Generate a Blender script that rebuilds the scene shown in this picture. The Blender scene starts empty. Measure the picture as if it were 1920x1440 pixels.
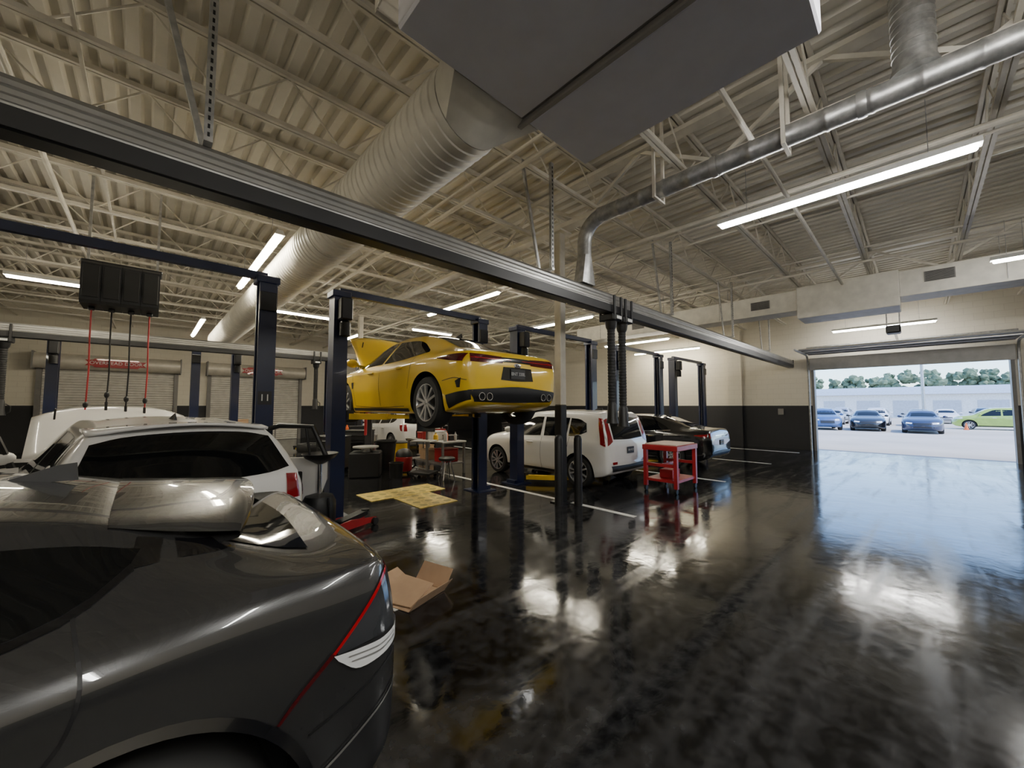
import bpy, bmesh, math, random
from mathutils import Vector, Matrix, noise
random.seed(7)
S=bpy.context.scene; COL=S.collection
R=math.radians; PI=math.pi
def T(x,y,z): return Matrix.Translation((x,y,z))
def RZ(a): return Matrix.Rotation(a,4,'Z')
def RX(a): return Matrix.Rotation(a,4,'X')
def RY(a): return Matrix.Rotation(a,4,'Y')
# ------------------------------------------------------------------ materials
def mat(name,col,rough=.5,metal=0,coat=0,var=.10,scale=5,bump=0,bscale=60,emis=0,spec=.5,rvar=0,coatr=.03):
    m=bpy.data.materials.new(name); m.use_nodes=True; nt=m.node_tree; N=nt.nodes; L=nt.links
    b=N['Principled BSDF']
    tc=N.new('ShaderNodeTexCoord'); nz=N.new('ShaderNodeTexNoise'); nz.inputs['Scale'].default_value=scale; nz.inputs['Detail'].default_value=4
    L.new(tc.outputs['Object'],nz.inputs['Vector'])
    cr=N.new('ShaderNodeValToRGB'); cr.color_ramp.elements[0].position=.3; cr.color_ramp.elements[1].position=.7
    cr.color_ramp.elements[0].color=tuple(max(0,c*(1-var)) for c in col)+(1,)
    cr.color_ramp.elements[1].color=tuple(min(1,c*(1+var)) for c in col)+(1,)
    L.new(nz.outputs['Fac'],cr.inputs['Fac']); L.new(cr.outputs['Color'],b.inputs['Base Color'])
    b.inputs['Roughness'].default_value=rough; b.inputs['Metallic'].default_value=metal
    b.inputs['Coat Weight'].default_value=coat; b.inputs['Coat Roughness'].default_value=coatr
    b.inputs['Specular IOR Level'].default_value=spec
    if rvar:
        mr=N.new('ShaderNodeMapRange'); mr.inputs['From Min'].default_value=.3; mr.inputs['From Max'].default_value=.7
        mr.inputs['To Min'].default_value=max(0,rough-rvar); mr.inputs['To Max'].default_value=rough+rvar
        L.new(nz.outputs['Fac'],mr.inputs['Value']); L.new(mr.outputs['Result'],b.inputs['Roughness'])
    if bump:
        n2=N.new('ShaderNodeTexNoise'); n2.inputs['Scale'].default_value=bscale; L.new(tc.outputs['Object'],n2.inputs['Vector'])
        bp=N.new('ShaderNodeBump'); bp.inputs['Strength'].default_value=bump; bp.inputs['Distance'].default_value=.02
        L.new(n2.outputs['Fac'],bp.inputs['Height']); L.new(bp.outputs['Normal'],b.inputs['Normal'])
    if emis:
        b.inputs['Emission Strength'].default_value=emis; L.new(cr.outputs['Color'],b.inputs['Emission Color'])
    return m
def wall_mat():
    m=mat('painted_block',(.60,.53,.40),.6); nt=m.node_tree; N=nt.nodes; L=nt.links; b=N['Principled BSDF']
    tc=N.new('ShaderNodeTexCoord'); sp=N.new('ShaderNodeSeparateXYZ'); L.new(tc.outputs['Object'],sp.inputs[0])
    ad=N.new('ShaderNodeMath'); L.new(sp.outputs['X'],ad.inputs[0]); L.new(sp.outputs['Y'],ad.inputs[1])
    cb=N.new('ShaderNodeCombineXYZ'); L.new(ad.outputs[0],cb.inputs['X']); L.new(sp.outputs['Z'],cb.inputs['Y'])
    br=N.new('ShaderNodeTexBrick'); br.inputs['Scale'].default_value=1; br.inputs['Brick Width'].default_value=.4; br.inputs['Row Height'].default_value=.2
    br.inputs['Mortar Size'].default_value=.006; br.inputs['Color1'].default_value=(.74,.69,.58,1); br.inputs['Color2'].default_value=(.72,.67,.56,1); br.inputs['Mortar'].default_value=(.64,.59,.49,1)
    L.new(cb.outputs[0],br.inputs['Vector'])
    gt=N.new('ShaderNodeMath'); gt.operation='GREATER_THAN'; gt.inputs[1].default_value=1.72; L.new(sp.outputs['Z'],gt.inputs[0])
    mx=N.new('ShaderNodeMix'); mx.data_type='RGBA'; mx.inputs['A'].default_value=(.014,.014,.016,1)
    L.new(gt.outputs[0],mx.inputs['Factor']); L.new(br.outputs['Color'],mx.inputs['B']); L.new(mx.outputs['Result'],b.inputs['Base Color'])
    bp=N.new('ShaderNodeBump'); bp.inputs['Strength'].default_value=.3; bp.inputs['Distance'].default_value=.01; L.new(br.outputs['Fac'],bp.inputs['Height']); bp.invert=True
    L.new(bp.outputs['Normal'],b.inputs['Normal']); return m
def floor_mat():
    m=bpy.data.materials.new('black_epoxy'); m.use_nodes=True; nt=m.node_tree; N=nt.nodes; L=nt.links; b=N['Principled BSDF']
    tc=N.new('ShaderNodeTexCoord')
    def nz(sc,det,dist=0,stretch=None):
        n=N.new('ShaderNodeTexNoise'); n.inputs['Scale'].default_value=sc; n.inputs['Detail'].default_value=det; n.inputs['Distortion'].default_value=dist
        if stretch:
            mp=N.new('ShaderNodeMapping'); mp.inputs['Scale'].default_value=stretch; L.new(tc.outputs['Object'],mp.inputs[0]); L.new(mp.outputs[0],n.inputs['Vector'])
        else: L.new(tc.outputs['Object'],n.inputs['Vector'])
        return n.outputs['Fac']
    def rng(f,a,c,d,e):
        r=N.new('ShaderNodeMapRange'); r.inputs['From Min'].default_value=a; r.inputs['From Max'].default_value=c; r.inputs['To Min'].default_value=d; r.inputs['To Max'].default_value=e; L.new(f,r.inputs['Value']); return r.outputs['Result']
    def op(a,c,o='ADD'):
        r=N.new('ShaderNodeMath'); r.operation=o; L.new(a,r.inputs[0])
        if isinstance(c,float): r.inputs[1].default_value=c
        else: L.new(c,r.inputs[1])
        return r.outputs[0]
    big=nz(.8,6,.8); streak=nz(1.6,7,.5,(.28,2.8,1)); fine=nz(11,6,.3); grit=nz(70,3)
    rough=op(op(rng(big,.38,.62,.06,.12),rng(streak,.50,.70,0,.12)),rng(fine,.45,.75,0,.06))
    L.new(rough,b.inputs['Roughness'])
    c=N.new('ShaderNodeValToRGB'); c.color_ramp.elements[0].position=.42; c.color_ramp.elements[0].color=(.005,.005,.0055,1); c.color_ramp.elements[1].position=.70; c.color_ramp.elements[1].color=(.042,.042,.045,1)
    L.new(op(op(streak,.5,'MULTIPLY'),op(fine,.5,'MULTIPLY')),c.inputs['Fac']); L.new(c.outputs['Color'],b.inputs['Base Color'])
    hh=op(op(nz(2.4,4,.5),op(fine,.12,'MULTIPLY')),op(grit,.02,'MULTIPLY'))
    bp=N.new('ShaderNodeBump'); bp.inputs['Strength'].default_value=.13; bp.inputs['Distance'].default_value=.02; L.new(hh,bp.inputs['Height']); L.new(bp.outputs['Normal'],b.inputs['Normal'])
    b.inputs['Specular IOR Level'].default_value=.65; return m
CREAM=mat('cream_steel',(.68,.64,.55),.5); DECK=mat('cream_deck',(.70,.66,.57),.55,scale=1.5)
WALL=wall_mat(); FLOOR=floor_mat()
NAVY=mat('navy_enamel',(.008,.015,.055),.35,coat=.3); BLACK=mat('black_plastic',(.012,.012,.013),.45); RUBBER=mat('rubber',(.016,.016,.016),.75); GLOSSB=mat('gloss_black',(.006,.006,.007),.12,coat=.6)
ALU=mat('aluminium',(.5,.5,.49),.35,metal=.7); RAILM=mat('rail_aluminium',(.34,.335,.32),.36,metal=.7); GALV=mat('galvanised',(.42,.42,.41),.42,metal=.75,var=.25,scale=14)
DUCTW=mat('painted_duct',(.74,.71,.63),.5); GREYP=mat('grey_panel',(.84,.84,.93),.5,var=.03); CHAN=mat('channel_grey',(.42,.40,.38),.45); DGREY=mat('grey_trim',(.2,.19,.18),.5); DOORG=mat('door_panel_grey',(.45,.44,.42),.5)
WHITEP=mat('white_paint',(.7,.7,.68),.5); PLATEW=mat('plate_white',(.5,.5,.5),.5); LINE=mat('line_paint',(.75,.75,.72),.4,var=.2,scale=9)
RED=mat('red_enamel',(.36,.014,.018),.4,coat=.3); YEL=mat('safety_yellow',(.75,.48,.02),.45); ORANGE=mat('orange_plastic',(.8,.16,.03),.5)
CARD=mat('cardboard',(.50,.33,.20),.8); CHROME=mat('chrome',(.75,.75,.76),.12,metal=1); SHUTTER=mat('shutter_grey',(.62,.60,.55),.5); HOODM=mat('hood_steel',(.62,.58,.5),.4,metal=.2)
GLASS=mat('tinted_glass',(.004,.0045,.005),.03,spec=.45); LAMPRED=mat('red_lens',(.22,.004,.007),.12,coat=.6); LAMPDR=mat('dark_red_lens',(.07,.003,.005),.10,coat=.6); LAMPW=mat('clear_lens',(.8,.81,.82),.12,coat=.6); REDGLOW=mat('red_stripe_lens',(.36,.003,.008),.15,coat=.6)
DARKLENS=mat('smoked_lens',(.07,.075,.085),.05,coat=.8,metal=.5)
RIM=mat('alloy',(.62,.62,.63),.25,metal=.75); DISC=mat('brake_dark',(.03,.03,.03),.5,metal=.5)
P_YEL=mat('yellow_car_paint',(.80,.53,.012),.3,coat=1,var=.02); P_WHITE=mat('white_car_paint',(.76,.75,.73),.3,coat=1,var=.02)
P_GREY=mat('graphite_car_paint',(.042,.042,.043),.26,metal=.45,coat=1,var=.04,coatr=.012); P_BLACK=mat('black_car_paint',(.006,.006,.007),.2,coat=1,var=.05)
P_BLUE=mat('blue_car_paint',(.03,.08,.22),.3,coat=1); P_NAVY=mat('navy_car_paint',(.012,.02,.06),.3,coat=1); P_GREEN=mat('green_car_paint',(.34,.48,.07),.3,coat=1); P_SILV=mat('silver_car_paint',(.5,.5,.52),.3,metal=.4,coat=1)
TUBEW=mat('cool_tube',(1,.98,.94),.5,emis=85,var=.01); TUBEY=mat('warm_tube',(1,.91,.72),.5,emis=80,var=.01)
CONC=mat('concrete_lot',(.52,.475,.42),.85,var=.14,scale=.25); ROOFB=mat('blue_grey_roof',(.38,.46,.56),.6); BLDW=mat('white_building',(.74,.74,.72),.7); BLDD=mat('bay_door',(.45,.48,.52),.5)
LEAF_HAZED=mat('hazed_foliage',(.15,.20,.12),.8,var=.4,scale=1.5,bump=1,bscale=4); BARK=mat('bark',(.12,.08,.05),.9)  # leaf colour lightened to paint in distance haze
WOODB=mat('pale_board',(.66,.52,.44),.6); REDHOSE=mat('red_hose',(.45,.03,.03),.5); TAN=mat('tan_print',(.42,.33,.10),.6); PADY=mat('yellow_mat',(.74,.57,.14),.5,var=.3,scale=14); SCREEN=mat('screen_glass',(.02,.03,.05),.1)
# ------------------------------------------------------------------ mesh builder
def cr(pts,k,ends=None):
    P=[Vector(p) for p in pts]
    if len(P)==2: return [P[0].lerp(P[1],i/k) for i in range(k+1)]
    a=Vector(ends[0]) if ends else P[0]*2-P[1]; z=Vector(ends[1]) if ends else P[-1]*2-P[-2]
    Q=[a]+P+[z]; out=[]
    for i in range(1,len(Q)-2):
        p0,p1,p2,p3=Q[i-1:i+3]
        for j in range(k):
            t=j/k; out.append(.5*((2*p1)+(p2-p0)*t+(2*p0-5*p1+4*p2-p3)*t*t+(3*p1-p0-3*p2+p3)*t**3))
    out.append(P[-1]); return out
def resamp(pts,n):
    if len(pts)==2: return cr(pts,n)
    q=cr(pts,max(2,n)); m=len(q)-1; out=[]
    for i in range(n+1):
        f=i/n*m; a=int(min(f,m-1e-6)); out.append(q[a].lerp(q[min(a+1,m)],f-a))
    return out
class MB:
    def __init__(s): s.v=[]; s.f=[]; s.m=[]; s.mi=0
    def add(s,vs,fs,M=None):
        n=len(s.v); s.v+=[tuple(M@Vector(p)) if M else tuple(p) for p in vs]
        s.f+=[tuple(i+n for i in f) for f in fs]; s.m+=[s.mi]*len(fs); return s
    def box(s,c,d,M=None,b=0):
        h=[x/2 for x in d]; b=min(b,min(h)*.8); V=[];idx={}
        for sx in(-1,1):
            for sy in(-1,1):
                for sz in(-1,1):
                    sg=(sx,sy,sz)
                    for a in range(3):
                        p=[c[i]+sg[i]*(h[i]-(b if i!=a else 0)) for i in range(3)]
                        if b==0:
                            if a==0: idx[sg,0]=idx[sg,1]=idx[sg,2]=len(V); V.append(p)
                        else: idx[sg,a]=len(V); V.append(p)
        F=[]
        def sgn(a,sa,bx,sb,cx,sc):
            r=[0,0,0]; r[a]=sa;r[bx]=sb;r[cx]=sc; return tuple(r)
        for a in range(3):
            bx,cx=[i for i in range(3) if i!=a]
            for sa in(-1,1): F.append([idx[sgn(a,sa,bx,p,cx,q),a] for p,q in((-1,-1),(1,-1),(1,1),(-1,1))])
        if b:
            for a in range(3):
                for bx in range(a+1,3):
                    cx=3-a-bx
                    for sa in(-1,1):
                        for sb in(-1,1):
                            p,q=sgn(a,sa,bx,sb,cx,1),sgn(a,sa,bx,sb,cx,-1)
                            F.append([idx[p,a],idx[p,bx],idx[q,bx],idx[q,a]])
            for sx in(-1,1):
                for sy in(-1,1):
                    for sz in(-1,1): F.append([idx[(sx,sy,sz),a] for a in range(3)])
        return s.add(V,F,M)
    def bb(s,x0,x1,y0,y1,z0,z1,b=0,M=None): return s.box(((x0+x1)/2,(y0+y1)/2,(z0+z1)/2),(abs(x1-x0),abs(y1-y0),abs(z1-z0)),M,b)
    def path(s,pts,r,n=10,M=None,cap=True):
        P=[Vector(p) for p in pts]; V=[];F=[]; rr=r if isinstance(r,(list,tuple)) else [r]*len(P)
        t0=(P[1]-P[0]).normalized(); up=Vector((0,0,1)) if abs(t0.z)<.9 else Vector((1,0,0))
        u=t0.cross(up).normalized()
        for i,p in enumerate(P):
            t=(P[min(i+1,len(P)-1)]-P[max(i-1,0)]).normalized()
            u=(u-t*u.dot(t)).normalized(); w=t.cross(u)
            for j in range(n):
                a=2*PI*j/n; V.append(p+(u*math.cos(a)+w*math.sin(a))*rr[i])
        for i in range(len(P)-1):
            for j in range(n): F.append((i*n+j,i*n+(j+1)%n,(i+1)*n+(j+1)%n,(i+1)*n+j))
        if cap: F.append(tuple(range(n))[::-1]); F.append(tuple((len(P)-1)*n+j for j in range(n)))
        return s.add(V,F,M)
    def tube(s,a,b,r,n=12,M=None): return s.path([a,b],r,n,M)
    def bar(s,a,b,w,h,M=None):
        a=Vector(a);b=Vector(b);t=(b-a).normalized(); up=Vector((0,0,1)) if abs(t.z)<.95 else Vector((0,1,0))
        u=t.cross(up).normalized()*w/2; v=u.cross(t).normalized()*h/2
        V=[a+u+v,a-u+v,a-u-v,a+u-v,b+u+v,b-u+v,b-u-v,b+u-v]
        return s.add(V,[(0,1,2,3),(7,6,5,4),(0,4,5,1),(1,5,6,2),(2,6,7,3),(3,7,4,0)],M)
    def lathe(s,prof,n=24,M=None,closed=False):
        V=[];F=[]
        for r,h in prof:
            for j in range(n):
                a=2*PI*j/n; V.append((r*math.cos(a),r*math.sin(a),h))
        m=len(prof)
        for i in range(m if closed else m-1):
            k=(i+1)%m
            for j in range(n): F.append((i*n+j,i*n+(j+1)%n,k*n+(j+1)%n,k*n+j))
        if not closed:
            if prof[0][0]>1e-6: F.append(tuple(range(n))[::-1])
            if prof[-1][0]>1e-6: F.append(tuple((m-1)*n+j for j in range(n)))
        return s.add(V,F,M)
    def prism(s,poly,h,M=None):
        n=len(poly); V=[(x,y,0) for x,y in poly]+[(x,y,h) for x,y in poly]
        return s.add(V,[tuple(range(n))[::-1],tuple(range(n,2*n))]+[(i,(i+1)%n,n+(i+1)%n,n+i) for i in range(n)],M)
    def ell(s,c,r,n=14,M=None):
        return s.lathe([(max(1e-5,math.cos(a)),math.sin(a)) for a in [(-PI/2+PI*i/(n//2)) for i in range(n//2+1)]],n,(M or Matrix())@T(*c)@Matrix.Diagonal((*r,1)))
    def grid(s,rows,M=None):
        n=len(rows[0]); V=[p for r in rows for p in r]
        return s.add(V,[(i*n+j,i*n+j+1,(i+1)*n+j+1,(i+1)*n+j) for i in range(len(rows)-1) for j in range(n-1)],M)
    def build(s,name,mats,parent=None,smooth=35,loc=None,rot=None,fix=True):
        me=bpy.data.meshes.new(name); me.from_pydata([tuple(v) for v in s.v],[],s.f)
        if not isinstance(mats,(list,tuple)): mats=[mats]
        for m in mats: me.materials.append(m)
        me.polygons.foreach_set('material_index',s.m)
        if fix:
            bm=bmesh.new(); bm.from_mesh(me); bmesh.ops.recalc_face_normals(bm,faces=bm.faces[:]); bm.to_mesh(me); bm.free()
        shade(me,smooth)
        o=bpy.data.objects.new(name,me); COL.objects.link(o); o.parent=parent
        if loc: o.location=loc
        if rot: o.rotation_euler=rot
        return o
def shade(me,ang):
    if ang:
        me.polygons.foreach_set('use_smooth',[True]*len(me.polygons)); me.set_sharp_from_angle(angle=R(ang))
def tag(o,label,cat,group=None,kind=None):
    o['label']=label; o['category']=cat
    if group: o['group']=group
    if kind: o['kind']=kind
    return o
def thing(name,label,cat,loc=(0,0,0),rz=0,group=None):
    o=bpy.data.objects.new(name,None); COL.objects.link(o); o.location=loc; o.rotation_euler=(0,0,rz); o.empty_display_size=.1
    return tag(o,label,cat,group)
def struct(name,mb,m,parent=None,smooth=0,label=None):
    o=mb.build(name,m,parent,smooth); 
    if not parent: tag(o,label or name,'room',None,'structure'); 
    return o
def dup(root,loc,rz=None,label=None,group=None):
    r=root.copy(); COL.objects.link(r); r.location=loc
    if rz is not None: r.rotation_euler=(0,0,rz)
    if label: r['label']=label
    if group: r['group']=group
    for ch in list(root.children):
        c=ch.copy(); COL.objects.link(c); c.parent=r
        for g in ch.children:
            d=g.copy(); COL.objects.link(d); d.parent=c
    return r
def text(name,body,size,m,parent,M,ext=.001):
    cu=bpy.data.curves.new(name,'FONT'); cu.body=body; cu.size=size; cu.extrude=ext; cu.align_x='CENTER'; cu.align_y='CENTER'
    o=bpy.data.objects.new(name,cu); COL.objects.link(o); bpy.context.view_layer.update()
    me=bpy.data.meshes.new_from_object(o.evaluated_get(bpy.context.evaluated_depsgraph_get())); bpy.data.objects.remove(o)
    me.transform(M); me.materials.clear(); me.materials.append(m)
    o=bpy.data.objects.new(name,me); COL.objects.link(o); o.parent=parent; return o
def basis(x,y,z,o): 
    return Matrix(((x[0],y[0],z[0],o[0]),(x[1],y[1],z[1],o[1]),(x[2],y[2],z[2],o[2]),(0,0,0,1)))
# ------------------------------------------------------------------ camera
cam=bpy.data.cameras.new('camera'); cam.sensor_fit='HORIZONTAL'; cam.sensor_width=36; cam.lens=36*720/1920; cam.clip_start=.02; cam.clip_end=400
co=bpy.data.objects.new('camera',cam); COL.objects.link(co); co.location=(0,0,1.7); co.rotation_euler=(R(93.3),0,R(-43.4)); S.camera=co
# ------------------------------------------------------------------ room
X0,X1,Y0,Y1=-9,18.7,-6,22.5; ZB,ZT,ZD=5.0,5.62,5.70
f=MB(); f.bb(X0,X1+.3,Y0,Y1,-.2,0); FL=struct('floor',f,FLOOR,label='glossy black epoxy shop floor')
for i,(x,ya,yb) in enumerate([(1.6,3.06,13.4),(5.5,3.06,13.7),(9.5,3.06,13.6),(13.4,3.06,13.6),(17.3,3.06,13.6)]):
    m=MB(); m.bb(x-.05,x+.05,ya,yb,.001,.004); m.build('painted_line',LINE,FL,0)
rows=[[],[]]; x=X0-.3; p=.23; d=.06
for k in range(int((X1+.9-X0)/p)+1):
    for dx,dz in((0,0),(.10,0),(.13,d),(.20,d)):
        rows[0].append((x+k*p+dx,Y0-.2,ZD+dz)); rows[1].append((x+k*p+dx,Y1+.3,ZD+dz))
c=MB(); c.grid(rows); c.bb(X0-.4,X1+.4,Y0-.3,Y1+.4,ZD+.15,ZD+.35); struct('ceiling',c,DECK,label='corrugated cream steel roof deck')
DY0,DY1,DZ=-2.0,2.8,3.55
w=MB(); w.bb(X1,X1+.3,DY1,Y1,0,ZD+.1); w.bb(X1,X1+.3,Y0,DY0,0,ZD+.1); w.bb(X1,X1+.3,DY0,DY1,DZ,ZD+.1); w.bb(X1-.2,X1,5.2,5.75,0,5)
struct('wall_right',w,WALL,label='cream block wall with black lower half and big door opening')
w=MB(); w.bb(X0-.3,X1+.3,Y1,Y1+.3,0,ZD+.1); struct('wall_far',w,WALL,label='far block wall with roll-up doors')
w=MB(); w.bb(X0-.3,X0,Y0,Y1,0,ZD+.1); struct('wall_left',w,WALL,label='left block wall')
w=MB(); w.bb(X0-.3,X1+.3,Y0-.3,Y0,0,ZD+.1); struct('wall_back',w,WALL,label='block wall behind')
# sectional door, open
D=thing('door_1','open white sectional overhead door above the bright opening','door',(X1,0,0)); D['kind']='structure'
m=MB(); m.bb(-.09,-.04,DY0-.05,DY1+.05,3.08,3.55,.01); m.build('door_panel',DOORG,D)
for k in range(3):
    m=MB(); x=-.25-.62*k; m.bb(x-.6,x,DY0-.05,DY1+.05,3.66,3.71,.012); m.build('door_panel',DOORG,D)
    m2=MB(); m2.bb(x-.33,x-.28,DY0,DY1,3.62,3.66); m2.build('panel_stiffener',ALU,D)
for y in(DY0-.1,DY1+.1):
    m=MB(); m.path([(-.07,y,0),(-.07,y,3.3),(-.12,y,3.5),(-.25,y,3.62),(-.45,y,3.66),(-2.4,y,3.66)],.035,6); m.build('door_track',GALV,D)
for y0,y1 in((DY0-.02,DY0+.06),(DY1-.06,DY1+.02)):
    m=MB(); m.bb(-.02,.32,y0,y1,0,3.55); m.build('door_jamb',DGREY,D,0)
m=MB(); m.tube((-.25,DY0-.1,3.95),(-.25,DY1+.1,3.95),.03); m.build('torsion_shaft',GALV,D)
O=thing('door_opener','black garage door opener motor hung under the ceiling before the big door','door opener',(15.2,.4,3.75))
m=MB(); m.box((0,0,.1),(.42,.3,.22),b=.03); m.build('motor_housing',BLACK,O)
m=MB(); m.bb(.2,3.3,-.03,.03,.16,.2); m.build('drive_rail',GALV,O,0)
for s in(-1,1):
    m=MB(); m.bar((0,s*.13,.2),(0,s*.13,1.28),.03,.03); m.build('hanger_strap',GALV,O,0)
# roll-up doors on far wall
def rollup(n,x0,x1,label):
    D=thing('door_%d'%n,label,'door',((x0+x1)/2,Y1,0)); D['kind']='structure'; h=(x1-x0)/2
    rows=[[],[]]; z=0.0
    while z<3.2:
        for dz,dy in((0,-.05),(.05,-.085),(.07,-.05)):
            rows[0].append((-h+.08,dy,z+dz)); rows[1].append((h-.08,dy,z+dz))
        z+=.1
    m=MB(); m.grid(rows); m.build('curtain',SHUTTER,D,0)
    m=MB(); m.path([(-h-.1,-.3,3.4),(h+.1,-.3,3.4)],.29,20); m.build('hood',HOODM,D)
    for s in(-1,1):
        m=MB(); m.bb(s*h-.07,s*h+.07,-.12,0,0,3.2); m.build('guide',DGREY,D,0)
        m=MB(); m.bb(s*(h+.12)-.02,s*(h+.12)+.02,-.6,0,3.08,3.72); m.build('bracket',DGREY,D,0)
    m=MB(); m.prism([(-.86,-.11),(-.75,0),(-.86,.11),(-.66,.11),(-.6,.17),(.6,.17),(.66,.11),(.86,.11),(.75,0),(.86,-.11),(.66,-.11),(.6,-.17),(-.6,-.17),(-.66,-.11)],.01,basis((1,0,0),(0,0,1),(0,-1,0),(.1,-.6,3.38))); sg=m.build('sign',RED,D,0)
    text('sign_lettering','OVERHEAD DOOR',.175,WHITEP,sg,basis((1,0,0),(0,0,1),(0,-1,0),(.1,-.615,3.38)))
rollup(2,-3.0,.85,'grey roll-up shutter door left of the navy post'); rollup(3,2.0,5.8,'grey roll-up shutter door nearer the yellow car')
# ------------------------------------------------------------------ roof steel
J=thing('roof_joist','cream painted open web steel joist under the corrugated deck','roof joist',(0,Y0+.9,0),0,'steel roof joists')
m=MB(); m.bb(X0,X1,-.05,-.01,ZT,ZT+.045); m.bb(X0,X1,.01,.05,ZT,ZT+.045); m.bb(X0,X1,-.05,.05,ZT+.045,ZT+.06); m.build('top_chord',CREAM,J,0)
m=MB(); m.bb(X0,X1,-.05,-.008,ZB,ZB+.05); m.bb(X0,X1,.008,.05,ZB,ZB+.05); m.build('bottom_chord',CREAM,J,0)
m=MB(); pts=[]; n=int((X1-X0)/.62)
for k in range(n+1): pts.append((X0+.05+k*(X1-X0-.1)/n,0,ZB+.03 if k%2 else ZT+.03))
for a,b in zip(pts,pts[1:]): m.tube(a,b,.012,6)
m.build('web',CREAM,J)
yy=Y0+.9
while yy<Y1-2:
    yy+=1.45; dup(J,(0,yy,0))
for x,l in((5.33,'deep cream lattice girder carried by the posts beside the yellow car'),(13.2,'deep cream lattice girder nearer the open door')):
    G=thing('roof_girder',l,'roof girder',(x,0,0))
    m=MB(); m.bb(-.09,.09,Y0,Y1,ZT-.07,ZT-.01); m.build('top_chord',CREAM,G,0)
    m=MB(); m.bb(-.09,.09,Y0,Y1,ZB-.12,ZB-.04); m.build('bottom_chord',CREAM,G,0)
    m=MB(); n=26
    for k in range(n):
        ya=Y0+k*(Y1-Y0)/n; yb=Y0+(k+1)*(Y1-Y0)/n; za,zb=(ZB-.08,ZT-.04) if k%2 else (ZT-.04,ZB-.08)
        m.bar((0,ya,za),(0,yb,zb),.05,.05)
    m.build('web',CREAM,G,0)
BR=tag((lambda m:(m.bar((0,Y0,ZB+.03),(0,Y1,ZB+.03),.03,.03),m)[-1])(MB()).build('bridging',CREAM,None,0),'thin cream bridging rod tying the roof joists together','roof bracing','joist bridging')
BR.location=(-6.5,0,0)
for x in(-3.6,-.6,8.0,10.8,16):
    o=BR.copy(); COL.objects.link(o); o.location=(x,0,0)
for x,z,r,l in((3.45,4.86,.035,'cream pipe running along right side of the grey air handler'),(3.27,4.92,.025,'thin cream conduit squeezed between air handler and thicker pipe'),(-1.1,4.9,.03,'cream sprinkler pipe over the white car'),(6.9,4.93,.04,'cream sprinkler pipe beyond the silver duct'),(7.15,4.95,.02,'thin cream conduit next to the sprinkler pipe beyond the silver duct'),(11.5,4.93,.03,'cream conduit above the black sedan')):
    m=MB(); m.tube((x,Y0,z),(x,Y1,z),r,10)
    tag(m.build('pipe',CREAM),l,'pipe')
m=MB(); m.tube((X0,1.2,4.78),(12.6,1.2,4.78),.03,10); tag(m.build('pipe',CREAM),'cream pipe crossing over the silver exhaust duct towards the big door','pipe')
# posts with bollards
def post(x,y,l):
    P=thing('building_post',l,'post',(x,y,0))
    m=MB(); m.bb(-.075,.075,-.075,.075,1.72,ZB-.12,.012); m.build('post_shaft',CREAM,P)
    m=MB(); m.bb(-.08,.08,-.08,.08,0.01,1.72,.012); m.build('painted_base',BLACK,P)
    m=MB(); m.bb(-.14,.14,-.14,.14,0,.02); m.build('base_plate',BLACK,P,0)
    m=MB(); m.bb(-.16,.16,-.16,.16,ZB-.15,ZB-.12); m.build('cap_plate',CREAM,P,0)
post(5.38,4.42,'cream and black steel roof post beside the yellow car'); post(5.33,13.4,'cream and black steel roof post far behind the yellow car')
for x,y,l in((5.17,4.30,'black bollard left of the roof post'),(5.45,4.10,'black bollard right of the roof post')):
    m=MB(); m.lathe([(.07,0),(.07,1.13),(.055,1.18),(.03,1.2),(.0001,1.205)],20,T(x,y,0)); tag(m.build('bollard',BLACK),l,'bollard','bollards guarding the post')
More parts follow.
